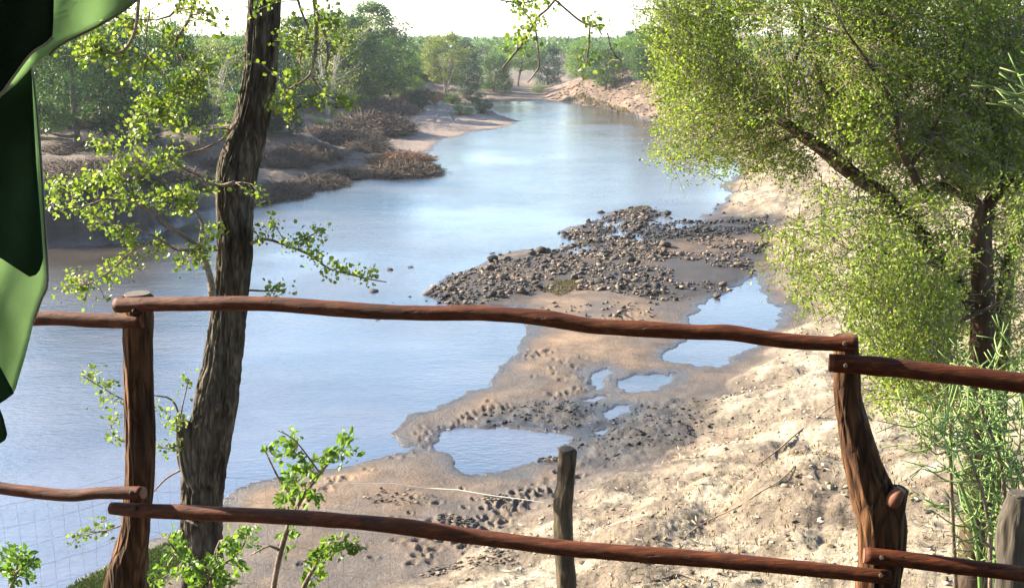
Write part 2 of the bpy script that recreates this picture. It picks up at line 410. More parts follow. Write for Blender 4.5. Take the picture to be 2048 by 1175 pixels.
def trail(pts, n, wob=0.35):
    A = Gs(pts, .25); seg = np.linalg.norm(np.diff(A, axis=0), axis=1); L = np.concatenate([[0], np.cumsum(seg)])
    for k in range(n):
        s = L[-1] * (k + rng.uniform(-.3, .3)) / max(1, n - 1)
        x = np.interp(s, L, A[:, 0]) + rng.normal() * wob * .5; y = np.interp(s, L, A[:, 1]) + rng.normal() * wob * .5
        prints.append((x, y, rng.uniform(.055, .10), rng.uniform(.05, .09)))
trail([(900, 1080), (960, 1050), (1020, 1010), (1090, 965), (1160, 940)], 60, .5)
trail([(860, 1120), (940, 1060), (1000, 1040)], 34, .9)
trail([(1000, 1010), (1080, 975)], 26, .3)
trail([(900, 840), (960, 808), (1010, 795)], 26, .4)
trail([(800, 895), (850, 865), (880, 835)], 18, .4)
trail([(1085, 700), (1110, 690), (1140, 720), (1130, 760)], 24, .9)
trail([(1040, 700), (1110, 690)], 16, .25)
trail([(1200, 640), (1290, 620)], 16, .5)
trail([(690, 940), (640, 960), (600, 985)], 14, .5)
trail([(1120, 780), (1160, 765), (1200, 745)], 18, .4)
trail([(760, 1100), (900, 1000)], 22, 1.2)
prints = np.array(prints)

def terrain(X, Y, detail=True):
    """height, albedo (n,3), wetness at each place"""
    n = X.shape; wx = fbm2(X * .55, Y * .55, 3, 21); wy = fbm2(X * .55, Y * .55, 3, 31)
    amp = np.clip(.45 + .004 * Y, .3, 1.2)
    fx_ = .12 * fbm2(X * 2.6, Y * 2.6, 3, 23) * (Y < 70); fy_ = .2 * fbm2(X * 2.6, Y * 2.6, 3, 33) * (Y < 70)
    Xw = X + wx * amp + fx_; Yw = Y + wy * amp + fy_
    s = -sdf(Xw, Yw, river)
    for k, p in enumerate(pools):
        s = np.minimum(s, -sdf(X + wx * .55 + 1.4 * fx_, Y + wy * .7 + 1.4 * fy_, p))
    dL = seg_dist(X, Y, lp); dR = seg_dist(X, Y, rp)
    wL = sst(-.12, .12, (dR - dL) / (dR + dL + 1e-6))
    # left bank attributes by inverse distance
    num = 0; den = 0
    for (px, py), a in zip(lp, la):
        w = 1 / ((X - px) ** 2 + (Y - py) ** 2 + 4) ** 2.0
        num = num + w[..., None] * a; den = den + w
    A = num / den[..., None]
    sl = np.maximum(s, 0)
    nb = fbm2(X * .18, Y * .18, 4, 5)
    sb = np.maximum(sl + nb * 2.2 * sst(3, 12, sl), 0)
    hl = A[..., 1] * sst(0, 1, sb / A[..., 0]) ** .8 + A[..., 3] * sst(0, 1, (sb - A[..., 0] * .85) / A[..., 2])
    hl = hl + fbm2(X * .07, Y * .07, 4, 77) * .7 * sst(6, 30, sl) + fbm2(X * .7, Y * .7, 4, 79) * .16 * sst(.5, 4, sl)
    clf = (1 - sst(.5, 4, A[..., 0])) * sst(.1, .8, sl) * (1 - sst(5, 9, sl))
    hl = hl + clf * (.55 * fbm2(X * 1.1, Y * 1.1, 4, 83) + .18 * fbm2(X * 4, Y * 4, 2, 84))
    gul = (1 - np.abs(fbm2(X * .35 + 3, Y * .35, 3, 91)) * 2.2)
    hl = hl - .22 * sst(.6, 1, gul) * sst(2, 7, sl) * (1 - sst(20, 40, sl))
    # right side: low bar, then the high bank
    t = sdf(X + wx * .8, Y + wy * .8, upland)
    bar = .025 + .045 * np.minimum(sl, 1.2) + .03 * np.clip(sl - 1.2, 0, 6)
    bar = bar + .10 * np.clip(fbm2(X * .28, Y * .28, 3, 41) + .15, 0, 1) * sst(.3, 2.5, sl)
    hmax = 8.0 - 3.2 * sst(22, 75, Y); slope = .31 + .12 * sst(40, 90, Y)
    tp = np.maximum(t, 0)
    lin = slope * tp + .5 * np.maximum(tp - 11, 0) * (1 - sst(30, 60, Y)); up = np.where(lin < hmax * .5, lin, hmax * .5 + hmax * .5 * np.tanh((lin - hmax * .5) / (hmax * .5)))
    # floor of the plateau far inland
    hr = bar + up + fbm2(X * .12, Y * .12, 3, 61) * .5 * sst(3, 14, tp)
    rough = sst(-.6, 1.5, t)
    f1, f2, cid = worley(X * 2.1, Y * 2.1, 3)
    g1, g2, gid = worley(X * 5.5 + 7, Y * 5.5, 8)
    if detail:
        lump = .045 * (1 - f1) * cid + .035 * (1 - g1) * gid + .20 * fbm2(X * .6, Y * .6, 6, 15) + .05 * (np.abs(fbm2(X * 6, Y * 6, 3, 19)) - .15)
        hr = hr + rough * lump * (1 - .5 * sst(60, 120, Y))
        gl = 1 - np.abs(fbm2((X - Y * .55) * .5, (X + Y) * .12, 3, 52)) * 2.5
        hr = hr - .22 * np.clip(gl, 0, 1) * sst(1, 4, t)
    mud = sst(-.6, .5, sdf(X + wx * 1.0, Y + wy * 1.0, MUD))
    blk = sst(-.8, .6, sdf(X + wx * 1.5, Y + wy * 1.5, BLACK))
    grv = sst(-.6, .8, sdf(X + wx, Y + wy, GRAVEL))
    hr = hr + grv * .06 * sst(.0, 1.5, sl) + blk * .08 * sst(0, 1.5, sl)
    if detail:
        hr = hr + mud * sst(.05, .7, sl) * (.05 * (1 - f1) + .05 * (1 - g1) * gid + .12 * np.clip(fbm2(X * 1.3, Y * 1.3, 4, 17), -.3, 1))
        hr = hr + .012 * fbm2(X * 2.5, Y * 2.5, 4, 18) * sst(.2, 1, sl)
        m = (np.abs(X) < 14) & (Y > 15) & (Y < 48) & (sl > 0.05)
        if m.any():
            xs = X[m]; ys = Y[m]; dh = np.zeros(xs.shape)
            for (fx, fy, r, d) in prints:
                q = (np.abs(xs - fx) < .4) & (np.abs(ys - fy) < .4)
                if q.any():
                    ca_, sa_ = math.cos(fx * 57), math.sin(fx * 57); dx_, dy_ = xs[q] - fx, ys[q] - fy; d2 = ((dx_ * ca_ + dy_ * sa_) ** 2 * .55 + (dy_ * ca_ - dx_ * sa_) ** 2 * 1.5) / (r * r)
                    dh[q] += -d * np.exp(-d2 ** 1.5) + .35 * d * np.exp(-((np.sqrt(d2) - 1.6) / .5) ** 2)
            hh = hr[m]; hr[m] = hh + np.maximum(dh, -hh + .012)
    land = hr * (1 - wL) + hl * wL
    land = np.maximum(land, .012 + .02 * np.minimum(sl, .5))
    land = land + np.clip((np.hypot(X, Y) - 350) * .0012, 0, 3.0) * (s > 0)
    bed = -np.minimum(1.4, np.maximum(-s, 0) * .16)
    h = np.where(s > 0, land, bed)
    # -------- colour of the ground itself
    n1 = fbm2(X * .35, Y * .35, 4, 101)[..., None]; n2 = fbm2(X * 1.7, Y * 1.7, 4, 102)[..., None]; n3 = fbm2(X * .12, Y * .12, 3, 103)[..., None]
    dry = np.array([.385, .262, .165]); damp = np.array([.20, .153, .115]); pale = np.array([.50, .43, .315]); tan = np.array([.255, .20, .14])
    k_dry = sst(.25, 1.3, sl)[..., None] * np.clip(.36 + n1 * 1.9 + .6 * n3, 0, 1)
    c = damp * (1 - k_dry) + dry * k_dry
    c = c * (1 - grv[..., None] * .55)
    c = c * (1 - mud[..., None]) + np.array([.115, .10, .088]) * mud[..., None] * (1 + .5 * n2)
    c = c * (1 - blk[..., None]) + np.array([.035, .035, .036]) * blk[..., None]
    kp = sst(-.3, 1.6, t + wx * 1.2)[..., None]
    mixp = np.clip(.52 + 1.4 * n1 + 1.3 * n2 - .35 * sst(14, 7, np.hypot(X, Y))[..., None], 0, 1)
    bankc = tan * (1 - mixp) + pale * mixp
    farb = sst(70, 110, Y)[..., None]
    bankc = bankc * (1 - farb) + np.array([.23, .155, .105]) * np.clip(1 + 1.3 * n2 + .6 * n1, .3, 2) * farb
    bankc = bankc * (.72 + .5 * cid[..., None] * (1 - farb) + .28 * farb)
    c = c * (1 - kp) + bankc * kp
    sp = sst(-2, 2, sdf(X, Y, SANDSPIT))[..., None]
    cl = np.array([.20, .145, .105]) * (1 + .6 * n1 + .45 * n2)
    inl = sst(10, 22, sl)[..., None]
    cl = cl * (1 - inl) + np.array([.29, .21, .145]) * (1 + .6 * n1) * inl
    kx = np.clip(.4 + 1.5 * n3 + .8 * n1, 0, 1)
    cl = cl * (1 - .45 * inl * (1 - kx))
    cl = cl * (1 - sp) + np.array([.40, .30, .235]) * (1 + .15 * n2) * sp
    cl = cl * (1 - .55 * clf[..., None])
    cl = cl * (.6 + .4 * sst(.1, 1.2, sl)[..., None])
    forest = sst(60, 110, sl)[..., None]
    cl = cl * (1 - forest) + np.array([.09, .10, .045]) * forest
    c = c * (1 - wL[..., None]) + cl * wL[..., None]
    fr = (sst(30, 60, tp) * (1 - wL))[..., None]
    c = c * (1 - fr) + np.array([.10, .10, .05]) * fr
    c = np.where((s <= 0)[..., None], np.array([.16, .12, .085]), c)
    wet = np.clip(1 - sst(.05, .9, sl) + .25 * mud, 0, 1) * (s > -1)
    wet = np.maximum(wet, .55 * (1 - k_dry[..., 0]) * (1 - kp[..., 0]) * (1 - wL))
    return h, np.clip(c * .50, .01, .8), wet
def hgt(x, y):
    h, c, w = terrain(np.atleast_1d(np.asarray(x, float)), np.atleast_1d(np.asarray(y, float))); return h
def hgt1(x, y): return float(hgt(x, y)[0])

AZ = np.concatenate([np.linspace(-180, -34, 60, endpoint=False), np.linspace(-34, 34, 880), np.linspace(34, 180, 61)[1:]])
th = np.concatenate([np.linspace(80, 33, 34, endpoint=False), np.linspace(33, .9, 420, endpoint=False), np.array([.9, .82, .74, .66, .58, .5, .42, .34, .27, .2])])
rad = 10.0 / np.tan(np.radians(th))
AA, RR_ = np.meshgrid(np.radians(AZ), rad)
TX = (np.sin(AA) * RR_); TY = (np.cos(AA) * RR_)
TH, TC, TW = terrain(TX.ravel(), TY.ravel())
nr, na = TX.shape
tv = np.stack([TX.ravel(), TY.ravel(), TH], 1)
ii = np.arange(nr - 1)[:, None] * na; jj = np.arange(na - 1)[None]
tq = np.stack([ii + jj, ii + na + jj, ii + na + jj + 1, ii + jj + 1], -1).reshape(-1, 4)
tq = tq[:, ::-1]
tv = np.vstack([tv, [[0, 0, TH[:na].mean()]]]); cidx = len(tv) - 1
tt = np.stack([np.full(na - 1, cidx), np.arange(1, na), np.arange(na - 1)], -1)

m, nt, b = mat('ground_soil')
at = nt.nodes.new('ShaderNodeAttribute'); at.attribute_name = 'soil'
v = coords(nt); nA = noise(nt, v, 1.4, 8, .68); nB = noise(nt, v, 14, 6, .7)
c = mixc(nt, 1.0, at.outputs['Color'], ramp(nt, nA, [(.30, (.56, .55, .54)), (.70, (1.34, 1.33, 1.32))]), 'MULTIPLY')
c = mixc(nt, 1.0, c, ramp(nt, nB, [(.3, (.62, .60, .58)), (.7, (1.28, 1.28, 1.28))]), 'MULTIPLY')
nC = noise(nt, v, 48, 4, .7)
c = mixc(nt, 1.0, c, ramp(nt, nC, [(.32, (.66, .64, .62)), (.68, (1.25, 1.25, 1.25))]), 'MULTIPLY')
wetc = mixc(nt, 1.0, c, (.55, .56, .6, 1), 'MULTIPLY')
c = mixc(nt, at.outputs['Alpha'], c, wetc)
nt.links.new(c, b.inputs['Base Color'])
rr = nd(nt, 'ShaderNodeMapRange', i0=at.outputs['Alpha'], i1=0.3, i2=1.0, i3=.92, i4=.22)
nt.links.new(rr.outputs[0], b.inputs['Roughness']); b.inputs['Specular IOR Level'].default_value = .35
hsum = nd(nt, 'ShaderNodeMath', _operation='ADD', i0=nA, i1=nB).outputs[0]
hsum = nd(nt, 'ShaderNodeMath', _operation='MULTIPLY_ADD', i0=nC, i1=.4, i2=hsum).outputs[0]
bump(nt, b, hsum, .8, .055)
M_ground = m
gme = mesh_np('ground', tv, tq, tt, M_ground, True)
ca = gme.color_attributes.new('soil', 'FLOAT_COLOR', 'POINT')
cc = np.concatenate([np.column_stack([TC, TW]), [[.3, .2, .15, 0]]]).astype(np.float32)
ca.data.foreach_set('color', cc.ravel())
ground = tag(link('ground', gme), kind='structure')

# ------------------------------------------------------------------ water
m, nt, b = mat('murky_river_water')
v = coords(nt)
flow = nt.nodes.new('ShaderNodeMapping'); nt.links.new(v, flow.inputs['Vector']); flow.inputs['Rotation'].default_value = (0, 0, R(-14)); flow.inputs['Scale'].default_value = (1.0, 2.0, 1)
fv = flow.outputs['Vector']
big = noise(nt, fv, .16, 4, .55); mid = noise(nt, fv, 1.1, 4, .6); fine = noise(nt, fv, 3.6, 5, .62)
patch = noise(nt, v, .09, 3, .5)
c = ramp(nt, big, [(.35, (.022, .019, .016)), (.65, (.06, .048, .038))])
nt.links.new(c, b.inputs['Base Color'])
b.inputs['IOR'].default_value = 2.7
b.inputs['Specular IOR Level'].default_value = 0.5
rg = nd(nt, 'ShaderNodeMapRange', i0=patch, i1=.35, i2=.65, i3=.05, i4=.16)
nt.links.new(rg.outputs[0], b.inputs['Roughness'])
am = nd(nt, 'ShaderNodeMapRange', i0=patch, i1=.3, i2=.7, i3=.35, i4=1.2)
hs = nd(nt, 'ShaderNodeMath', _operation='MULTIPLY', i0=mid, i1=.065).outputs[0]
hs2 = nd(nt, 'ShaderNodeMath', _operation='MULTIPLY_ADD', i0=fine, i1=.062, i2=hs).outputs[0]
hs3 = nd(nt, 'ShaderNodeMath', _operation='MULTIPLY', i0=hs2, i1=am.outputs[0]).outputs[0]
bump(nt, b, hs3, 1.0, .36)
wv = []; xs = np.linspace(-900, 900, 37); ys = np.linspace(-200, 1400, 33)
XX, YY = np.meshgrid(xs, ys); wv = np.stack([XX.ravel(), YY.ravel(), np.zeros(XX.size)], 1)
i0 = np.arange(32)[:, None] * 37; j0 = np.arange(36)[None]
wq = np.stack([i0 + j0, i0 + j0 + 1, i0 + 38 + j0, i0 + 37 + j0], -1).reshape(-1, 4)
water = tag(link('river_water', mesh_np('river_water', wv, wq, None, m)), kind='structure')

# ------------------------------------------------------------------ woodland trees (one of each kind, then copies)
def grow_tree(seed, H, crown_r, leafmat, barkmat, multi=1, flat=0.55, base=0.3, nblob=70, nleaf=110, ls=.2, droop=.0, name='tree', lean=.12, bare=0.0):
    r = np.random.default_rng(seed)
    mb = MB(); tips = []
    for k in range(multi):
        a = r.uniform(0, 6.28); sp = .0 if multi == 1 else .28
        p = [[r.normal() * .1 * (multi > 1), r.normal() * .1 * (multi > 1), -.4, H * .026 / math.sqrt(multi) + .05]]
        top = H * r.uniform(.55, .72)
        for q in (.2, .45, .7, 1):
            p.append([math.cos(a) * sp * top * q + r.normal() * lean * q, math.sin(a) * sp * top * q + r.normal() * lean * q, top * q, (H * .022 / math.sqrt(multi) + .04) * (1 - .62 * q)])
        A = spline(p, .5); mb.add(*tube(A, 7))
        for q in range(int(14 / multi) + 4):
            i = int(len(A) * r.uniform(base, .98)); o = A[i]; b2 = r.uniform(0, 6.28); L = crown_r * r.uniform(.6, 1.0)
            e = np.array([math.cos(b2) * L, math.sin(b2) * L, L * r.uniform(.15, .9)])
            B = spline([[*o[:3], o[3] * .6], [*(o[:3] + e * .45 + [0, 0, -.05 * L]), o[3] * .38], [*(o[:3] + e), .02]], .6)
            mb.add(*tube(B, 5)); tips.append(o[:3] + e); tips.append(o[:3] + e * .6)
    lob = []
    z0 = H * base
    for k in range(nblob):
        u = r.uniform(0, 1); ph = r.uniform(0, 6.28); z = z0 + (H - z0) * u
        prof = (math.sin(math.pi * min(1, (u * .82 + .16))) ** .6) * r.uniform(.35, 1) ** .5
        lob.append([math.cos(ph) * crown_r * prof * .86, math.sin(ph) * crown_r * prof * .86, z - .06 * H])
    lob = np.array(lob + [list(t) for t in tips[:nblob // 2]])
    lob[:, 2] = np.clip(lob[:, 2], z0 * .8, H * .96)
    br = crown_r * r.uniform(.16, .30, len(lob))
    C = []; D = []
    for (c, q) in zip(lob, br):
        d = r.normal(size=(nleaf, 3)); d /= np.linalg.norm(d, axis=1)[:, None]
        rad_ = r.uniform(.25, 1, nleaf) ** .5
        C.append(c + d * rad_[:, None] * np.array([q, q, q * flat])); D.append(d + r.normal(size=d.shape) * .6 + [0, 0, -droop])
    C = np.vstack(C); D = np.vstack(D)
    if bare > 0:
        keep = r.uniform(size=len(C)) > bare; C = C[keep]; D = D[keep]
    lv, lq = leaves(C, D, r.uniform(.6, 1.3, len(C)) * ls, .55, False, .8)
    tv_, tq_, tt_ = mb.get()
    return mesh_np('trunk', tv_, tq_, tt_, barkmat), mesh_np('crown', lv, lq, None, leafmat, False)
KINDS = {
    'broad': grow_tree(1, 8, 4.2, M_leaf_far[0], M_far_trunk, 1, .5, .24, 120, 115, .20),
    'tall': grow_tree(2, 9, 3.0, M_leaf_far[0], M_far_trunk, 1, .6, .15, 130, 105, .20),
    'fever': grow_tree(3, 8, 3.2, M_leaf_far[1], M_pale, 5, .6, .36, 90, 95, .17, .2),
    'dark': grow_tree(4, 8, 3.4, M_leaf_far[2], M_far_trunk, 1, .6, .06, 100, 110, .19),
    'bright': grow_tree(5, 8, 3.4, M_leaf_far[3], M_far_trunk, 2, .4, .10, 90, 110, .19),
    'round': grow_tree(6, 7, 3.8, M_leaf_far[0], M_far_trunk, 2, .55, .14, 95, 110, .21),
    'loose': grow_tree(7, 8, 3.8, M_leaf_far[1], M_pale, 4, .6, .25, 60, 75, .17, .1, bare=.25),
    'umbrella': grow_tree(8, 7, 4.6, M_leaf_far[3], M_far_trunk, 2, .3, .45, 80, 110, .20),
    'shrub': grow_tree(9, 2.2, 1.6, M_leaf_far[3], M_far_trunk, 5, .6, .05, 40, 70, .10),
    'dark_shrub': grow_tree(10, 2.4, 1.7, M_leaf_far[2], M_far_trunk, 5, .6, .02, 50, 110, .10),
}
KH = dict(broad=8, tall=9, fever=8, dark=8, bright=8, round=7, loose=8, umbrella=7, shrub=2.2, dark_shrub=2.4)
KR = dict(broad=4.6, tall=3.3, fever=3.5, dark=3.7, bright=3.7, round=4.2, loose=4.2, umbrella=5.0, shrub=1.8, dark_shrub=1.9)
taken = []
def plant(kind, x, y, h, w, label, group=None, name='woodland_tree', cat='tree', rot=None, sink=.12):
    z = hgt1(x, y) - sink
    o = thing(name, label, cat, (x, y, z), group)
    tm, cm = KINDS[kind]
    for nm, me in (('trunk', tm), ('crown', cm)): link(nm, me, o)
    o.rotation_euler = (0, 0, rng.uniform(0, 6.28) if rot is None else rot)
    sx = w / (2 * KR[kind]); o.scale = (sx, sx, h / KH[kind])
    taken.append((x, y, w * .5)); return o
def plant_px(kind, cx, by, ty, wpx, label, z=2.6, **kw):
    for it in range(6): x, y = G(cx, by, z); z = .5 * z + .5 * max(0.3, hgt1(x, y))
    s = y / _cp / FPX
    return plant(kind, x, y, max(.5, (by - ty) * s), wpx * s, label, **kw)
plant_px('broad', 155, 290, 30, 300, 'dark broad tree with bare forked trunk on sandy clearing across the river')
plant_px('dark', 255, 282, 40, 170, 'dense dark tree beside the forked broad tree across the river')
plant_px('round', 60, 276, 60, 200, 'tree at the wood edge behind the hanging tent flap')
plant_px('broad', 345, 262, 50, 170, 'blue green tree in the wood seen through the leaning tree\'s leaves')
plant_px('loose', 430, 245, 70, 160, 'thin grey green tree just behind the leaning tree\'s trunk')
plant_px('dark', 562, 232, 95, 100, 'dark bushy tree showing beside the leaning trunk, across the river')
plant_px('loose', 655, 228, 35, 170, 'loose yellowish tree with pale bare limbs above the dead brush')
plant_px('tall', 748, 196, 12, 165, 'tallest feathery tree on the far bank, standing against the sky')
plant_px('tall', 702, 200, 36, 180, 'feathery tree leaning on the tallest one across the river')
plant_px('tall', 600, 205, 40, 180, 'hazy green tree between leaning trunk and loose yellowish tree')
plant_px('tall', 655, 202, 30, 170, 'full feathery tree standing behind the pale bare limbs across the river')
plant_px('round', 780, 192, 62, 110, 'rounded tree beside the tallest feathery one, next to open sky', z=2.4)
plant_px('bright', 735, 200, 142, 84, 'low bright green tree in front of the tallest feathery tree', z=2.4)
plant_px('bright', 812, 196, 92, 84, 'bright green layered tree beside the pale stemmed acacia', z=2.4)
plant_px('fever', 892, 194, 66, 112, 'yellow green acacia with many pale stems above the sand spit', z=2.4)
plant_px('dark', 934, 186, 100, 70, 'dark green tree tucked behind the pale stemmed acacia', z=2.4)
plant_px('round', 986, 184, 104, 78, 'rounded grey green tree right of the dark tree at the river bend', z=2.2)
plant_px('umbrella', 1035, 172, 82, 110, 'spreading tree above the sandy path at the river bend', z=2.2)
plant_px('dark', 1095, 170, 92, 70, 'dark tree at the end of the sandy path by the bend', z=2.2)
# trees on top of the far scree bank
for a in (('bright', 1168, 160, 78, 92, 'light green tree on the scree bank, nearest the sandy path'), ('round', 1212, 158, 72, 90, 'grey green tree with two trunks on the scree bank'),
          ('bright', 1258, 164, 96, 84, 'low layered tree on the crest of the scree bank'), ('tall', 1300, 168, 60, 100, 'taller tree on the scree bank beside the fine leaved overhanging branches')):
    plant_px(*a, z=3.4)
for x, y, h_ in ((17, 24, 6.5), (24, 37, 7.5), (31, 52, 7.0)): plant('round', x, y, h_, h_ * 1.1, 'rounded tree on the near bank uphill of the spreading fine leaved tree', 'trees uphill on the near bank')
# shrubs on the left bank
SH = [('dark_shrub', 582, 288, 238, 78, 'dense dark green bush on the edge of the cut bank', 2.0), ('shrub', 640, 252, 236, 44, 'low grey green shrub on the sandy ledge beyond the dark bush', 2.2),
      ('dark_shrub', 838, 222, 184, 44, 'green bush at the top of the sand spit beside dry brush', 1.8), ('dark_shrub', 856, 206, 178, 40, 'small round bush below the pale stemmed acacia', 2.0),
      ('shrub', 920, 228, 204, 64, 'low spreading shrub on the sand spit', 1.6), ('dark_shrub', 968, 226, 198, 44, 'dark shrub overhanging the water at the tip of the spit', 1.2),
      ('shrub', 905, 206, 186, 44, 'shrub between the spit and the pale stemmed acacia', 2.0), ('dark_shrub', 945, 205, 180, 50, 'dark shrub behind the overhanging one on the spit', 1.9),
      ('shrub', 1010, 184, 152, 44, 'grey shrub by the pink sand at the river bend', 1.5), ('shrub', 1075, 186, 168, 36, 'small shrub at the foot of the scree bank', 1.5),
      ('dark_shrub', 300, 290, 252, 60, 'dark bush in the clearing beyond the leaning tree\'s leaves', 2.6), ('shrub', 720, 214, 190, 70, 'green bush at the wood edge above the dead brush', 2.3)]
for k, cx, by, ty, wp, lab, z in SH:
    plant_px(k, cx, by, ty, wp, lab, z=z, name='bank_shrub', cat='shrub', sink=.05)
# the wood behind: individuals, front rows first
river_d = None
cand = []
for it in range(40000):
    y = 80 * (400 / 80) ** rng.uniform(0, 1) ** .8; x = rng.uniform(-.5, .2) * y
    if y > 125: x = rng.uniform(-.28, .17) * y
    cand.append((x, y))
cand = np.array(cand)
ch, cc_, cw = terrain(cand[:, 0], cand[:, 1])
sL = seg_dist(cand[:, 0], cand[:, 1], river, True); inr = inside(cand[:, 0], cand[:, 1], river)
tU = sdf(cand[:, 0], cand[:, 1], upland); onl = seg_dist(cand[:, 0], cand[:, 1], lp) < seg_dist(cand[:, 0], cand[:, 1], rp)
okk = (~inr) & (ch > 1.7) & (((onl) & (sL > 30)) | ((~onl) & (tU > 16) & (cand[:, 1] > 85)))
cnt = 0
clear = [Gs([(60, 300), (420, 300), (420, 262), (60, 262)], 2.7), Gs([(1030, 196), (1130, 178), (1150, 150), (1050, 158)], 1.5)]
for (x, y), good in zip(cand, okk):
    if not good or cnt >= 285: continue
    gap = 3.0 + y * .006
    if any((x - a) ** 2 + (y - b_) ** 2 < (gap + .35 * w_) ** 2 for a, b_, w_ in taken): continue
    if any(inside(np.array([x]), np.array([y]), q)[0] for q in clear): continue
    k = random.choice(['broad', 'round', 'bright', 'dark', 'tall', 'umbrella', 'bright', 'loose', 'umbrella'])
    H = rng.uniform(5.8, 9.3) if y > 130 else rng.uniform(6.5, 9.0)
    lab = {'broad': 'broad green tree in the wood across the river', 'round': 'rounded green tree in the riverside wood', 'bright': 'light green layered tree in the riverside wood', 'dark': 'dark green tree in the riverside wood',
           'tall': 'slim feathery tree in the riverside wood', 'umbrella': 'flat topped tree in the riverside wood', 'loose': 'thin yellowish tree in the riverside wood'}[k]
    if k == 'broad': lab = 'broad green tree in the riverside wood'
    plant(k, x, y, H, H * rng.uniform(.85, 1.2), lab, 'trees of the riverside wood'); cnt += 1
for k in range(46):
    px_ = rng.uniform(60, 780); z = 2.4; by = rng.uniform(222, 268) - 40 * (px_ > 560)
    for it in range(4): x, y = G(px_, by, z); z = .5 * z + .5 * max(.4, hgt1(x, y))
    kd = random.choice(['dark', 'round', 'bright', 'dark_shrub', 'dark']); h_ = rng.uniform(2.2, 5.0)
    plant(kd, x, y, h_, h_ * rng.uniform(.9, 1.3), {'dark': 'low dark tree of the undergrowth below the wood', 'round': 'low rounded tree of the undergrowth below the wood', 'bright': 'low light green tree of the undergrowth below the wood', 'dark_shrub': 'dark shrub of the undergrowth below the wood'}[kd], 'undergrowth across the river', 'undergrowth_tree')
# distant canopy
C = []; D = []; S = []
for it in range(3000):
    y = 385 * (2300 / 385) ** rng.uniform(0, 1) ** 1.4; x = rng.uniform(-.6, .6) * y
    if y < 600: x = rng.uniform(-.34, .3) * y
    z = 2.6 + min(3, (math.hypot(x, y) - 350) * .0012); Hc = rng.uniform(5.0, 8.2); w = rng.uniform(3.5, 6.5) * (1 + y / 1500)
    n = 42; d = rng.normal(size=(n, 3)); d = unit(d); d[:, 2] = np.abs(d[:, 2]) * 1.0 - .25
    C.append(np.array([x, y, z + Hc * .55]) + d * np.array([w, w, Hc * .5])); D.append(d + rng.normal(size=d.shape) * .7); S.append(rng.uniform(.8, 1.6, n) * (.9 + y / 1100))
lv, lq = leaves(np.vstack(C), np.vstack(D), np.concatenate(S), .7, False, .8)
o = link('distant_woodland', mesh_np('distant_woodland', lv, lq, None, M_leaf_far[0], False))
tag(o, 'hazy unbroken woodland canopy along the horizon', 'woodland', kind='stuff')

# ------------------------------------------------------------------ dead brush on the left bank
def brush_mesh(seed, n, matl, flat=.6, L=(.25, .9)):
    r = np.random.default_rng(seed); V = []; Q = []
    a = r.uniform(0, 6.28, n); q = np.sqrt(r.uniform(0, 1, n)); base = np.stack([np.cos(a) * q, np.sin(a) * q, np.zeros(n)], 1)
    base[:, 2] = (1 - q ** 2) * .55 * r.uniform(0, 1, n)
    d = r.normal(size=(n, 3)); d[:, 2] = np.abs(d[:, 2]) * flat + .1; d = unit(d) * r.uniform(*L, n)[:, None] * .6
    b1 = r.normal(size=(n, 3)) * .12; s = unit(np.cross(d, r.normal(size=(n, 3)))) * r.uniform(.005, .013, n)[:, None]
    p0, p1, p2 = base, base + d * .55 + b1, base + d + b1 * .4 - [0, 0, .08]
    V = np.stack([p0 - s, p0 + s, p1 + s * .8, p1 - s * .8, p2 + s * .3, p2 - s * .3], 1).reshape(-1, 3); b = np.arange(n)[:, None] * 6
    Q = np.vstack([b + np.array([[0, 1, 2, 3]]), b + np.array([[3, 2, 4, 5]])])
    return mesh_np('twigs', V, Q, None, matl, False)
BR = [brush_mesh(31, 6500, M_brush), brush_mesh(32, 6500, M_brush, .4), brush_mesh(33, 6000, M_brush_red, .3, (.1, .5))]
BRL = [(745, 262, 150, 70, 0, 1.9), (690, 285, 120, 60, 1, 1.6), (770, 225, 90, 60, 0, 2.2), (640, 268, 90, 40, 1, 1.8), (800, 345, 120, 50, 0, .7), (835, 338, 70, 40, 1, .7), (800, 318, 110, 34, 2, 1.2),
       (730, 300, 90, 40, 0, 1.2), (560, 385, 110, 50, 1, .8), (640, 365, 110, 40, 0, .8), (610, 310, 110, 50, 1, 1.5), (560, 330, 90, 50, 0, 1.3), (830, 205, 70, 50, 2, 2.2), (880, 205, 60, 40, 2, 2.1),
       (300, 380, 150, 50, 0, 2.6), (180, 390, 160, 50, 1, 2.6), (400, 365, 120, 50, 0, 2.4), (240, 330, 140, 40, 1, 2.7), (120, 340, 120, 40, 0, 2.7), (440, 300, 100, 40, 0, 2.6), (350, 300, 100, 36, 2, 2.6), (150, 300, 120, 34, 1, 2.7), (510, 395, 90, 50, 0, .8), (690, 350, 80, 34, 1, .9)]
BLAB = ['thicket of dead twigs on the far bank behind the leaning tree\'s leaves', 'low flat tangle of dead twigs behind the leaning tree\'s leaves', 'russet dry litter mound behind the leaning tree\'s leaves']
BWHERE = ['largest grey dead thicket, below the tallest feathery tree', 'grey dead thicket between the dark bush and the sand spit', 'upright grey thicket at the top of the sand spit', 'low grey brush beside the dark bush on the cut bank', 'grey brush mound jutting into the river', 'outer end of the brush mound jutting into the river', 'russet crest of the brush mound jutting into the river', 'grey brush on the slope above the russet mound',
          'grey brush along the water beside the leaning trunk', 'grey brush at the water between leaning trunk and russet mound', 'dead brush below the dark bush on the cut bank', 'dead brush just beside the leaning trunk, below the dark bush', 'russet brush beside the bushes on top of the sand spit', 'russet brush under the pale stemmed acacia']
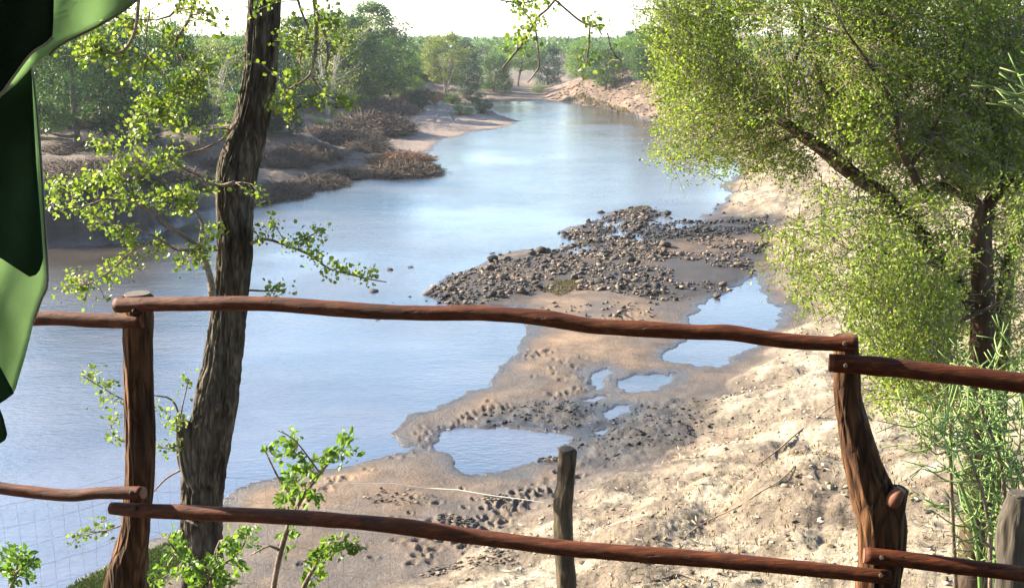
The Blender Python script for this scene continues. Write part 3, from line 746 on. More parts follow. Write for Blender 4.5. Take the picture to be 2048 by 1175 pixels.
for bi, (cx, by, wp, hp, k, z) in enumerate(BRL):
    for it in range(5): x, y = G(cx, by, z); z = .5 * z + .5 * max(0.1, hgt1(x, y))
    s = y / FPX
    o = link('dead_brush', BR[k]); o.location = (x, y, hgt1(x, y) - .12); o.rotation_euler = (0, 0, rng.uniform(0, 6.28))
    o.scale = (wp * s * .64, wp * s * .5, hp * s * .85); tag(o, BWHERE[bi] if bi < len(BWHERE) else BLAB[k], 'brush', 'dead brush on the far bank')
# bleached driftwood root on the spit
x, y = G(872, 196, 2.0); z = hgt1(x, y)
o = thing('driftwood', 'bleached driftwood branches lying below the pale stemmed acacia', 'driftwood', (x, y, z))
for k in range(7):
    a = rng.uniform(0, 6.28); L = rng.uniform(1.2, 2.8); q = np.array([x, y, z])
    A = spline([[*q, .10], [*(q + [math.cos(a) * L * .5, math.sin(a) * L * .3, L * .35]), .07], [*(q + [math.cos(a) * L, math.sin(a) * L * .5, L * .18]), .02]], .2)
    part('branch', *tube(A, 6), M_pale, o)

# ------------------------------------------------------------------ stones
def hull(seed, npt=14, sq=(1, .8, .65)):
    r = np.random.default_rng(seed); bm = bmesh.new()
    for k in range(npt):
        d = r.normal(size=3); d /= np.linalg.norm(d); d = np.sign(d) * np.abs(d) ** .75
        bm.verts.new(d * np.array(sq) * r.uniform(.8, 1.05))
    res = bmesh.ops.convex_hull(bm, input=bm.verts[:])
    bmesh.ops.delete(bm, geom=[g for g in res['geom_interior'] if isinstance(g, bmesh.types.BMVert)], context='VERTS')
    bmesh.ops.triangulate(bm, faces=bm.faces[:]); bm.verts.index_update()
    V = np.array([v.co[:] for v in bm.verts]); T = np.array([[v.index for v in f.verts] for f in bm.faces]); bm.free(); return V, T
HULLS = [hull(s, 12) for s in range(8)]; SHULL = [hull(50 + s, 9) for s in range(8)]
stone_me = {}
for k, (V, T) in enumerate(HULLS):
    for nm, mm in (('stone', M_stone), ('dark', M_stone_dark)):
        me = mesh_np('stone', V, None, T, mm, False); stone_me[(nm, k)] = me
def scatter(poly, n, zz=None):
    lo = poly.min(0); hi = poly.max(0); out = []
    while len(out) < n:
        p = rng.uniform(lo, hi, (n * 3, 2)); p = p[inside(p[:, 0], p[:, 1], poly)]; out += list(p)
    return np.array(out[:n])
def grass(poly, n, matl, hgt_, name, label):
    p = scatter(poly, n); z, _, _ = terrain(p[:, 0], p[:, 1]); k = z > .02; p = p[k]; z = z[k]
    C = np.column_stack([p, z - .01]); D = rng.normal(size=C.shape) * .45; D[:, 2] = 1
    V, Q = leaves(C, D, rng.uniform(.6, 1.3, len(C)) * hgt_, .22, False, 0)
    return tag(link(name, mesh_np(name, V, Q, None, matl, False)), label, 'grass', kind='stuff')
pts = scatter(GRAVEL, 7600); 
dens = fbm2(pts[:, 0] * .5, pts[:, 1] * .5, 3, 201)
mudr = sdf(pts[:, 0], pts[:, 1], Gs([(1330, 482), (1545, 470), (1530, 505), (1490, 562), (1400, 598), (1330, 602)], .15)) > 0
pts = pts[(dens > -.40) & ~(mudr & ((dens < -.12) | (rng.uniform(size=len(pts)) < .25)))]
size = np.minimum(np.exp(rng.normal(-2.52, .48, len(pts))), .3)          # half size in metres
extra = scatter(Gs([(1080, 600), (1330, 600), (1300, 640), (1050, 620)], .2), 60)
edge = scatter(Gs([(730, 560), (900, 540), (1100, 455), (1280, 400), (1460, 400), (1480, 440), (1110, 510), (880, 620), (760, 605)], 0), 120)
lone = Gs([(770, 602), (790, 604), (818, 595), (680, 645), (750, 583), (822, 535), (825, 528), (765, 638), (783, 540), (1202, 425), (1178, 443), (1312, 432), (1335, 430), (1390, 384), (1365, 397), (1320, 398), (1345, 402), (980, 505), (1000, 512)], 0)
allp = np.vstack([pts, extra, edge, lone]); alls = np.concatenate([size, rng.uniform(.06, .16, 60), rng.uniform(.06, .2, 120), rng.uniform(.16, .34, len(lone))])
bigp = Gs([(1060, 500), (1225, 518), (1195, 520), (1260, 525), (1330, 495), (1215, 505), (1320, 470), (1010, 515), (985, 515), (1150, 560), (1290, 500), (1085, 505)], .2)
allp = np.vstack([allp, bigp]); alls = np.concatenate([alls, rng.uniform(.28, .42, len(bigp))])
hz, _, _ = terrain(allp[:, 0], allp[:, 1]); isdark = (sdf(allp[:, 0], allp[:, 1], BLACK) > -.5) | (np.arange(len(allp)) >= len(pts) + 60) & (np.arange(len(allp)) < len(allp) - len(bigp))
order = np.argsort(-alls); top = set(order[:270].tolist())
mb = MB(); mbd = MB()
for i in range(len(allp)):
    x, y = allp[i]; s = min(alls[i], .5); z = max(hz[i], -.04 * (s > .12) - .1)
    rz = rng.uniform(0, 6.28); sc = np.array([1, rng.uniform(.6, 1), rng.uniform(.42, .85)]) * s
    tilt = rng.uniform(-.4, .4, 2)
    if i in top:
        dk = bool(isdark[i])
        o = link('stone', stone_me[('dark' if dk else 'stone', int(rng.integers(8)))]); o.location = (x, y, z + sc[2] * .38); o.scale = sc; o.rotation_euler = (tilt[0], tilt[1], rz)
        if dk: tag(o, 'black water worn stone at the river edge of the stone bar', 'stone', 'dark stones along the water')
        elif s > .3: tag(o, 'large angular boulder standing out of the stone bar', 'stone', 'boulders of the stone bar')
        else: tag(o, 'brown grey angular stone on the stone bar', 'stone', 'larger stones of the stone bar')
    else:
        V, T = SHULL[int(rng.integers(8))]; c_, s_ = math.cos(rz), math.sin(rz); V = V * sc
        V = V @ np.array([[c_, s_, 0], [-s_, c_, 0], [0, 0, 1]]); V = V + [V[:, 2] * 0] if False else V
        (mbd if isdark[i] else mb).add(V + [x, y, z + sc[2] * .35], None, T)
for mm, q, nm, lab in ((M_stone, mb, 'rubble', 'brown grey rubble heaped on the stone bar'), (M_stone_dark, mbd, 'dark_rubble', 'black wet rubble where the stone bar meets the bank')):
    V, Q, T = q.get(); tag(link(nm, mesh_np(nm, V, Q, T, mm, False)), lab, 'rubble', kind='stuff')
def clods(poly, n, matl, name, label, lo=.03, hi=.13, cond=None):
    p = scatter(poly, n); z, _, _ = terrain(p[:, 0], p[:, 1]); mb = MB()
    d = fbm2(p[:, 0] * .8, p[:, 1] * .8, 3, 301)
    for (x, y), h, q in zip(p, z, d):
        if h < .03 or q < -.25: continue
        s = lo * (hi / lo) ** (rng.uniform(0, 1) ** 1.8); V, T = SHULL[int(rng.integers(8))]; rz = rng.uniform(0, 6.28); c_, s_ = math.cos(rz), math.sin(rz)
        V = (V * s * np.array([1, rng.uniform(.6, 1), rng.uniform(.4, .8)])) @ np.array([[c_, s_, 0], [-s_, c_, 0], [0, 0, 1]])
        mb.add(V + [x, y, h + s * .15], None, T)
    V, Q, T = mb.get(); return tag(link(name, mesh_np(name, V, Q, T, matl, False)), label, 'clods', kind='stuff')
BANK = np.vstack([Gs([(900, 1170), (1090, 1010), (1310, 920), (1420, 870), (1480, 750), (1540, 715), (1605, 640), (1600, 590), (1555, 545), (1545, 470), (1470, 410), (1500, 350)], .3), [(22, 75), (26, 40), (17, 24), (9, 12), (2.5, 11)]])
clods(BANK, 17000, M_clod, 'bank_clods', 'pale earth clods and stones strewn over the near bank', .016, .095)
sh = Gs([(1480, 345), (1420, 285), (1345, 256), (1290, 240), (1230, 221), (1160, 206), (1085, 194)], .3)
clods(np.vstack([sh, (sh + [16, 2])[::-1]]), 8000, M_clod_brown, 'scree', 'brown stony scree on the far right bank', .09, .42)
clods(MUD, 500, M_stone_dark, 'mud_lumps', 'dark mud lumps beside the small pools', .03, .11)
# straw and twig litter over the near bank
p = scatter(BANK, 34000); z, _, _ = terrain(p[:, 0], p[:, 1]); d = fbm2(p[:, 0] * .6, p[:, 1] * .6, 3, 401); k = (z > .25) & (d > -.2); p = p[k]; z = z[k]; n = len(p)
a = rng.uniform(0, 6.28, n); Ls = .05 * 6 ** (rng.uniform(0, 1, n) ** 2.2); D = np.stack([np.cos(a), np.sin(a), rng.normal(size=n) * .25], 1)
V, Q = leaves(np.column_stack([p, z + .012 + .02 * rng.uniform(size=n)]), D, Ls, .14, False, 1.5)
tag(link('bank_litter', mesh_np('bank_litter', V, Q, None, rock_mat('straw_litter', [(0, (.11, .08, .05)), (.35, (.27, .20, .12)), (.8, (.42, .34, .22)), (1, (.5, .44, .33))], 4), False)), 'straw and twig litter strewn over the near bank', 'litter', kind='stuff')
def lie(pts, w, name, label, cat, matl, z0=1.5):
    A = []
    for x, y in pts:
        z = z0
        for it in range(7): q = G(x, y, z); z = .4 * z + .6 * hgt1(*q)
        A.append([q[0], q[1], z + .02, w])
    A = np.array(A); A[-1, 3] *= .4
    t = thing(name, label, cat, tuple(A[0, :3])); part('stem', *tube(spline(A, .08), 7, bark(.1, 2, 6, 3, .1)), matl, t); return t
lie([(1590, 935), (1560, 962), (1520, 985), (1480, 1012), (1430, 1035), (1385, 1062), (1355, 1090)], .013, 'dry_vine', 'long dry vine lying down the pale bank beside the crooked post', 'vine', M_vine)
lie([(1690, 795), (1650, 822), (1600, 862), (1550, 905), (1500, 940)], .018, 'exposed_root', 'exposed root running down the pale bank behind the crooked post', 'root', M_vine)
lie([(1400, 1165), (1360, 1150), (1320, 1160), (1260, 1168)], .02, 'dead_stick', 'dead forked stick on the bank below the lower rail', 'stick', M_twig)
grass(np.array([(3.5, 22), (9, 24), (7, 10), (2.2, 11), (1.2, 15)]), 2600, M_drygrass, .10, 'bank_tufts', 'sparse dry grass tufts on the lower bank below the right rail')
# small dung and debris heaps on the sand
for (cx, by, r_) in ((805, 985, .55), (990, 575 + 410, .2), (910, 1035, .25), (900, 1150, .35), (1010, 1150, .5), (970, 892, .12), (935, 890, .1), (1095, 900, .2)):
    x, y = G(cx, by, .25); mb = MB()
    for k in range(46):
        a = rng.uniform(0, 6.28); q = r_ * math.sqrt(rng.uniform()); V, T = SHULL[int(rng.integers(8))]; s = rng.uniform(.02, .06)
        px_, py_ = x + math.cos(a) * q * 1.5, y + math.sin(a) * q; mb.add(V * s * [1.6, 1, .6] + [px_, py_, hgt1(px_, py_) + .015 + s * .3], None, T)
    V, Q, T = mb.get(); tag(link('debris_heap', mesh_np('debris_heap', V, Q, T, M_stone, False)), 'low scatter of brown debris lying on the wet sand', 'debris', 'debris heaps on the sand', 'stuff')

grass(Gs([(1085, 578), (1110, 562), (1150, 560), (1165, 570), (1120, 588)], .2), 1800, M_drygrass, .09, 'bar_grass', 'olive grass patch on the sandy edge of the stone bar')
grass(Gs([(1120, 480), (1170, 478), (1185, 490), (1150, 500), (1115, 490)], .15), 1000, M_drygrass, .09, 'bar_grass', 'thin olive grass among stones at the bar\'s river edge')
grass(Gs([(1270, 412), (1300, 408), (1305, 416), (1260, 425)], .15), 500, M_drygrass, .12, 'bar_grass', 'small grassy tip of the stone bar')
grass(Gs([(1085, 202), (1200, 214), (1260, 228), (1290, 240), (1250, 220), (1160, 200)], .3), 2600, M_drygrass, .5, 'shore_grass', 'yellow green grass along the water below the scree bank')
grass(np.vstack([Gs([(100, 1178), (240, 1118), (400, 1056), (430, 1075), (330, 1150), (300, 1230)], .1), [(-6.5, 16.5)]]), 15000, M_grass, .08, 'shore_grass', 'dark green grass on the shore below the railing')

# ------------------------------------------------------------------ railing
def Yr(x):         # distance of the railing line at pixel column x
    return 1 / (1 / 3.0 + (1 / 2.6 - 1 / 3.0) * (x - 275) / (1690 - 275))
ox, oy, oz = P(275, 1290, 3.0)
railing = thing('pole_railing', 'red brown rustic pole railing with bark covered posts on the deck', 'railing', (float(ox), float(oy), 8.22))
def pole(pts, w, off=-.055, seed=0, end=True):
    A = np.array([PX(x, y, Yr(x) + off, ww if ww else w) for x, y, *ww_ in pts for ww in [(ww_ or [0])[0]]])
    A = spline(A, .012)
    def wob(a, L, r):
        return 1 + .05 * vn3(np.cos(a) * 1.2, np.sin(a) * 1.2, L * 6, seed) + .035 * vn3(np.cos(a) * 2, np.sin(a) * 2, L * 22, seed + 4) + .05 * np.maximum(0, vn3(np.cos(a) * .8, np.sin(a) * .8, L * 9, seed + 7)) ** 2 * 4
    e = A.copy(); e[:, 3] *= .88; e[0, 3] *= .97; e[-1, 3] *= .97
    return tube(e, 28, wob)
RAILS = [([(232, 610, 32), (300, 608, 33), (420, 607, 33), (520, 607, 33), (620, 613, 35), (720, 621, 34), (840, 626, 34), (960, 626, 35), (1080, 634, 37), (1130, 642, 37), (1190, 652, 36), (1300, 658, 34), (1400, 664, 33), (1460, 666, 34), (1540, 678, 35), (1620, 685, 34), (1714, 689, 35)], -.055),
         ([(-160, 640, 33), (60, 637, 32), (120, 637, 32), (200, 641, 34), (286, 641, 33)], -.02),
         ([(1660, 725, 42), (1760, 732, 42), (1900, 748, 44), (2048, 766, 46), (2250, 790, 48), (2600, 834, 48), (2980, 884, 50)], -.06),
         ([(222, 1015, 28), (300, 1021, 31), (500, 1029, 33), (700, 1042, 33), (800, 1052, 37), (900, 1066, 35), (1040, 1084, 34), (1150, 1097, 36), (1400, 1117, 36), (1600, 1135, 34), (1782, 1153, 31)], -.055),
         ([(-160, 945, 28), (-50, 965, 28), (0, 975, 27), (70, 984, 28), (140, 990, 27), (200, 985, 27), (286, 985, 30)], -.06),
         ([(1730, 1110, 36), (1800, 1117, 36), (1900, 1129, 36), (2048, 1147, 36), (2250, 1172, 38), (2600, 1222, 38), (2990, 1276, 40)], -.06)]
for k, (p, off) in enumerate(RAILS):
    V, q, t = pole(p, 33, off, 10 + k); rl = part('rail', V, q, t, M_rail, railing)
    if k in (2, 4, 5):
        e = PX(p[0][0] if k != 4 else p[-1][0], p[0][1] if k != 4 else p[-1][1], Yr(p[0][0] if k != 4 else p[-1][0]) + off, (p[0][2] if k != 4 else p[-1][2]) * .9)
        nb_ = PX(p[1][0] if k != 4 else p[-2][0], p[1][1] if k != 4 else p[-2][1], Yr(p[1][0] if k != 4 else p[-2][0]) + off, 20)
        d = unit(e[:3] - nb_[:3]); A = np.array([[*e[:3], e[3] * .93], [*(e[:3] + d * .003), e[3] * .9]])
        part('cut_end', *tube(A, 24), M_cutred, rl)
def post(pts, seed, name='post'):
    A = spline(np.array([PX(x, y, Yr(x) + .012, w) for x, y, w in pts]), .008)
    return part(name, *tube(A, 56, bark(.16, 3.2, 5.5, seed, .05)), M_post, railing)
def ext(pts, zend):       # carry the last point straight down to zend
    return pts
p1 = post([(275, 590, 58), (276, 650, 57), (277, 740, 56), (280, 850, 57), (281, 930, 55), (276, 1000, 55), (268, 1070, 60), (255, 1130, 72), (249, 1180, 78), (246, 1240, 80), (245, 1290, 82)], 3)
top1 = PX(275, 590, Yr(275) + .012, 56); part('cut_end', *tube(np.array([[*top1[:3], top1[3] * .95], [top1[0], top1[1], top1[2] + .006, top1[3] * .88]]), 24), M_cut, p1)
p2 = post([(1690, 672, 50), (1693, 730, 52), (1697, 800, 56), (1710, 860, 62), (1727, 930, 72), (1745, 985, 84), (1760, 1035, 92), (1762, 1090, 88), (1757, 1150, 84), (1750, 1230, 84), (1748, 1330, 86)], 8)
post([(2950, 850, 56), (2952, 1000, 58), (2950, 1200, 62), (2946, 1420, 66)], 21)
A = spline(np.array([PX(1765, 1060, Yr(1770) + .0, 64), PX(1784, 1015, Yr(1780) - .012, 52), PX(1800, 978, Yr(1790) - .025, 34)]), .006)
fk = part('fork_stub', *tube(A, 40, bark(.13, 3.0, 6, 15, .04)), M_post, railing)
A = np.array([PX(1783, 1008, Yr(1780) - .032, 26), PX(1790, 995, Yr(1780) - .036, 30), PX(1803, 977, Yr(1790) - .036, 20)])
part('cut_face', *tube(spline(A, .006), 20), M_cutred, fk)
for (x, y, off) in ((1690, 687, -.082), (1692, 731, -.09), (268, 622, -.08), (268, 1015, -.078), (262, 985, -.082), (1762, 1150, -.08), (1764, 1114, -.087)):
    c = P(x, y, Yr(x) + off); d = unit(CAM - c); A = np.array([[*(c - d * .012), .006], [*c, .006], [*(c + d * .002), .004]])
    bo = part('bolt', *tube(A, 12), M_bolt, railing)
# deck the railing stands on
deck = thing('deck', 'wooden plank deck under the railing', 'deck', (0, 0, 8.22)); deck['kind'] = 'structure'; del deck['category']
bmv = np.array([[x, y, z] for x in (-1, 1) for y in (-1, 1) for z in (-1, 1)], float); bq = np.array([[0, 1, 3, 2], [4, 6, 7, 5], [0, 4, 5, 1], [2, 3, 7, 6], [0, 2, 6, 4], [1, 5, 7, 3]])
bme = mesh_np('board', bmv * [2.9, .083, .018], bq, None, M_board, False)
for k in range(27):
    o = link('board', bme, deck); o.location = (0.1, 2.86 - k * .175, -.02)
for x in (-2.5, 0.1, 2.7):
    for y in (-1.5, 2.6):
        zt = hgt1(x, y) - .3; part('deck_post', bmv * [.06, .06, (8.18 - zt) / 2] + [x, y, (8.18 + zt) / 2], bq, None, M_board, deck, False)

# ------------------------------------------------------------------ leaning tree in front
def tree_path(pts, Y, step=.02):
    return spline(np.array([PX(x, y, Y if not callable(Y) else Y(y), w) for x, y, w in pts]), step)
TY0 = 7.0
base = PX(405, 1440, TY0, 95); gz = hgt1(base[0], base[1])
lt = thing('leaning_tree', 'rough dark barked leaning tree with round bright leaves beside the railing', 'tree', (float(base[0]), float(base[1]), gz))
A = tree_path([(535, -520, 52), (532, -250, 60), (530, -60, 66), (526, 60, 70), (519, 150, 70), (507, 225, 72), (490, 290, 80), (474, 350, 82), (470, 420, 76), (469, 500, 73), (463, 580, 72), (455, 650, 76), (445, 720, 82), (432, 800, 90), (418, 880, 92), (408, 950, 90), (403, 1020, 88), (405, 1100, 86), (405, 1180, 86), (405, 1300, 92), (403, 1470, 108)], TY0)
A = np.vstack([A, [[A[-1, 0], A[-1, 1], min(gz - .3, A[-1, 2] - .1), A[-1, 3] * 1.1]]])
A[:, 3] *= .92
trunk = part('trunk', *tube(A, 128, bark(.15, 7.5, 5.5, 40, .06)), M_trunk, lt)
A = tree_path([(398, 975, 40), (376, 925, 36), (370, 890, 32), (369, 850, 31)], TY0 - .08, .012)
st = part('cut_branch_stub', *tube(A, 36, bark(.14, 3, 5, 44, .05)), M_trunk, lt)
e = A[-1]; part('cut_face', *tube(np.array([[*e[:3], e[3] * .97], [e[0], e[1], e[2] + .012, e[3] * .8], [e[0] - .01, e[1], e[2] + .03, e[3] * .35]]), 20, bark(.1, 3, 9, 2, .05)), M_cut, st)
BRN = [  # hanging branches and side shoots: pixel polyline (x, y, w), distance
    ([(640, -300, 16), (628, -60, 11), (630, 40, 9), (632, 90, 8), (629, 115, 7), (622, 150, 6), (605, 165, 5), (580, 177, 3)], 6.8),
    ([(622, 150, 6), (630, 165, 5), (641, 185, 5), (618, 196, 4), (592, 219, 4)], 6.8), ([(641, 186, 4), (658, 194, 3), (676, 205, 2)], 6.8),
    ([(630, 25, 7), (642, 50, 6), (652, 90, 5), (654, 120, 5), (650, 140, 3)], 6.8), ([(590, -60, 7), (593, 0, 6), (605, 35, 5), (615, 55, 5), (610, 90, 4), (602, 120, 4), (607, 145, 2)], 6.8),
    ([(545, 224, 22), (562, 214, 18), (576, 204, 13), (586, 196, 6)], 6.98), ([(580, 206, 10), (586, 220, 9), (588, 238, 6)], 6.95),
    ([(290, -200, 12), (284, -20, 8), (278, 40, 7), (265, 75, 6), (245, 100, 6), (225, 108, 5), (205, 104, 4), (188, 104, 3), (160, 112, 2), (125, 112, 2)], 6.6),
    ([(395, -120, 11), (388, 10, 8), (376, 50, 6), (360, 75, 6), (353, 90, 5), (365, 110, 4), (376, 145, 3), (384, 170, 2)], 6.9), ([(353, 88, 4), (352, 135, 2)], 6.9), ([(365, -60, 7), (352, 15, 6), (335, 32, 5), (310, 40, 3), (240, 36, 2)], 6.7),
    ([(300, 20, 3), (290, 60, 3), (285, 105, 2)], 6.6), ([(425, 598, 17), (418, 560, 14), (409, 532, 12), (404, 510, 11), (385, 486, 9), (350, 456, 8), (322, 432, 7), (295, 414, 6), (262, 402, 5), (215, 398, 4), (160, 415, 3), (110, 420, 2)], 6.7),
    ([(404, 510, 9), (399, 480, 8), (401, 450, 7), (391, 430, 6), (375, 415, 5), (340, 395, 3), (300, 390, 2)], 6.75), ([(385, 500, 7), (345, 500, 6), (305, 475, 5), (262, 455, 4), (215, 440, 3)], 6.6), ([(305, 480, 5), (285, 490, 4), (250, 512, 4), (215, 545, 3), (175, 568, 2)], 6.5),
    ([(470, 365, 9), (430, 372, 6), (395, 352, 5), (370, 340, 4), (345, 318, 3)], 6.8), ([(270, 400, 4), (262, 378, 4), (240, 360, 3), (180, 372, 2), (130, 385, 2)], 6.7), ([(262, 378, 3), (230, 330, 3), (232, 305, 2)], 6.7),
    ([(470, 250, 6), (440, 280, 5), (400, 300, 4), (350, 310, 3)], 6.8), ([(330, 250, 3), (300, 210, 3), (290, 250, 3), (275, 300, 2)], 6.8), ([(384, 170, 3), (340, 200, 3), (300, 230, 2), (270, 275, 2)], 6.85),
    ([(500, 487, 8), (530, 480, 6), (570, 494, 5), (620, 510, 5), (660, 534, 4), (700, 545, 3), (735, 556, 3), (772, 566, 2)], 6.9), ([(575, 494, 3), (610, 478, 3), (640, 462, 2)], 6.9), ([(498, 580, 5), (540, 585, 3), (570, 580, 2)], 6.9),
    ([(376, 925, 6), (358, 900, 6), (356, 855, 5), (345, 800, 4), (310, 785, 3)], 6.9), ([(356, 860, 4), (362, 810, 3), (375, 765, 2)], 6.9), ([(370, 935, 5), (330, 960, 4), (305, 985, 3)], 6.9), ([(356, 890, 4), (320, 900, 3), (240, 880, 3), (225, 840, 2)], 6.8), ([(300, 830, 3), (235, 800, 3), (205, 780, 2), (165, 745, 2)], 6.8), ([(395, 1050, 5), (300, 1030, 4), (230, 1050, 3), (160, 1075, 2)], 6.8),
    ([(1112, -60, 7), (1110, 0, 5), (1080, 30, 5), (1066, 50, 5), (1050, 82, 5), (1035, 100, 5), (1005, 136, 3)], 5.6), ([(1110, 0, 4), (1140, 25, 4), (1168, 46, 4), (1196, 53, 3), (1205, 70, 2)], 5.6), ([(1070, 50, 4), (1074, 80, 4), (1078, 110, 4), (1078, 136, 4), (1055, 166, 3)], 5.6), ([(1180, 50, 3), (1178, 95, 4), (1175, 125, 2)], 5.6), ([(1215, 66, 2), (1222, 95, 3), (1232, 112, 3), (1245, 122, 2)], 5.6), ([(1110, -10, 4), (1050, 5, 3), (1000, 0, 2)], 5.6)]
allb = []
for p, Y in BRN:
    A = tree_path(p, lambda y, Y=Y: Y, .04); A[:, 1] += .05 * np.sin(np.arange(len(A)) * .35)
    A[:, 3] = np.maximum(A[:, 3], .0035); allb.append(A)
    part('branch', *tube(A, 7, bark(.08, 2, 8, 70, .1)), M_twig, lt)
# limbs above the frame, joining the hanging branches to the trunk
up = PX(533, -330, TY0, 50)
for (x, y, Y) in ((640, -300, 6.8), (290, -200, 6.6), (395, -120, 6.9), (590, -60, 6.8), (365, -60, 6.7), (1112, -60, 5.6)):
    q = PX(x, y, Y, 12); mid = (up[:3] + q[:3]) / 2 + [0, 0, .35]
    A = spline([[*up[:3], .07], [*mid, .045], [*q[:3], q[3]]], .05); part('limb', *tube(A, 9, bark(.1, 2, 4, 71, .1)), M_trunk, lt)
LC = [(215, 70, 60, 26, 70), (150, 100, 45, 22, 60), (200, 102, 60, 16, 60), (290, 55, 40, 32, 50), (268, 145, 45, 26, 70), (330, 95, 28, 26, 40), (390, 25, 60, 26, 46), (455, 70, 34, 36, 34), (430, 120, 45, 28, 60),
      (370, 175, 56, 36, 110), (310, 195, 36, 24, 60), (400, 190, 36, 26, 50), (290, 232, 40, 28, 70), (335, 212, 38, 22, 55), (268, 270, 28, 20, 36), (360, 250, 36, 20, 40), (420, 270, 28, 20, 26), (200, 298, 28, 14, 34), (330, 322, 28, 20, 36),
      (250, 345, 42, 26, 60), (305, 340, 36, 24, 54), (120, 375, 34, 14, 40), (170, 368, 36, 18, 46), (215, 355, 32, 20, 40), (140, 410, 46, 12, 50), (258, 392, 42, 20, 54), (330, 400, 46, 24, 64), (400, 375, 36, 20, 44), (380, 420, 36, 16, 36),
      (190, 450, 36, 14, 40), (250, 470, 36, 16, 44), (290, 500, 36, 14, 40), (400, 505, 30, 20, 50), (430, 480, 18, 24, 26), (260, 540, 36, 10, 36), (118, 585, 34, 7, 26), (160, 568, 26, 7, 22), (225, 558, 22, 11, 26), (180, 600, 36, 8, 22), (370, 530, 22, 10, 24),
      (600, 80, 22, 26, 30), (662, 55, 34, 34, 56), (690, 85, 22, 16, 30), (560, 80, 18, 20, 26), (575, 145, 16, 10, 16), (620, 100, 12, 16, 16), (585, 160, 18, 8, 20), (560, 230, 18, 16, 40), (660, 198, 28, 16, 36), (640, 215, 16, 8, 14), (700, 215, 22, 16, 16), (555, 200, 12, 12, 22),
      (524, 408, 12, 12, 16), (540, 440, 12, 10, 14), (570, 488, 36, 10, 30), (620, 478, 36, 14, 40), (640, 508, 28, 10, 26), (672, 535, 36, 10, 34), (725, 552, 38, 8, 26), (518, 460, 12, 16, 16), (530, 582, 22, 5, 14), (560, 580, 12, 5, 8), (490, 30, 40, 18, 20),
      (1040, 8, 36, 8, 26), (1052, 28, 22, 10, 22), (1066, 50, 12, 6, 10), (1092, 45, 16, 5, 10), (1110, 8, 14, 5, 8), (1180, 38, 14, 6, 8), (1195, 58, 14, 9, 14), (1040, 80, 18, 12, 34), (1160, 128, 28, 6, 16), (1210, 128, 14, 5, 8),
      (180, 745, 22, 10, 18), (222, 770, 20, 10, 16), (210, 810, 20, 8, 16), (240, 835, 12, 12, 12), (232, 878, 14, 10, 14), (340, 840, 22, 26, 34), (328, 900, 12, 18, 20), (372, 772, 6, 10, 6), (190, 1062, 36, 14, 22), (240, 1040, 22, 10, 12), (160, 1085, 20, 10, 10)]
C = []; D = []; S = []; tw = MB()
Bp = np.vstack([a[:, :3] for a in allb])
for cx, cy, rx, ry, n in LC:
    Y = 5.6 if 990 < cx < 1260 else 6.75
    cen = P(cx, cy, Y); ntw = max(2, n // 7)
    for k in range(ntw):
        th_, q = rng.uniform(0, 6.28), math.sqrt(rng.uniform(.02, 1)); e = P(cx + math.cos(th_) * rx * q, cy + math.sin(th_) * ry * q, Y + rng.normal() * .14)
        near_ = Bp[np.argmin(np.sum((Bp - e) ** 2, 1))]
        s0 = near_ if np.linalg.norm(near_ - e) < .5 else cen + (e - cen) * .1
        L = np.linalg.norm(e - s0); md = (s0 + e) / 2 + [0, 0, .12 * L] + rng.normal(size=3) * .04 * L
        A = spline([[*s0, .0035], [*md, .0028], [*e, .0016]], .07); tw.add(*tube(A, 4))
        for j in range(int(2.0 * n / ntw) + 4):
            u = rng.uniform(.35, 1.05); c = (s0 * (1 - u) + e * u) + [0, 0, .12 * L * (1 - (2 * u - 1) ** 2)] + rng.normal(size=3) * .03
            C.append(c); D.append(rng.normal(size=3) + [0, 0, .1]); S.append(.017 * 2.3 ** rng.uniform(0, 1) * Y / 6.8)
cc0 = PX(533, -420, TY0, 50)[:3]
for k in range(15):
    a = rng.uniform(0, 6.28); e = cc0 + np.array([math.cos(a) * rng.uniform(.8, 2.6), math.sin(a) * rng.uniform(.8, 2.6), rng.uniform(1.1, 2.8)])
    part('limb', *tube(spline([[*cc0, .06], [*((cc0 + e) / 2 + [0, 0, .3]), .04], [*e, .012]], .12), 7), M_trunk, lt)
    cl_ = e + rng.normal(size=(420, 3)) * [.62, .62, .34]; cl_ = cl_[cl_[:, 2] > cc0[2] + .35]
    C += list(cl_); D += list(rng.normal(size=cl_.shape)); S += list(rng.uniform(.05, .10, len(cl_)))
V, Q = leaves(np.array(C), np.array(D), np.array(S), .85, True, .3)
o = part('leaves', V, Q, None, M_leaf_near, lt, False); o['kind'] = 'stuff'
V, Q, T = tw.get(); o = part('twigs', V, Q, T, M_twig, lt); o['kind'] = 'stuff'

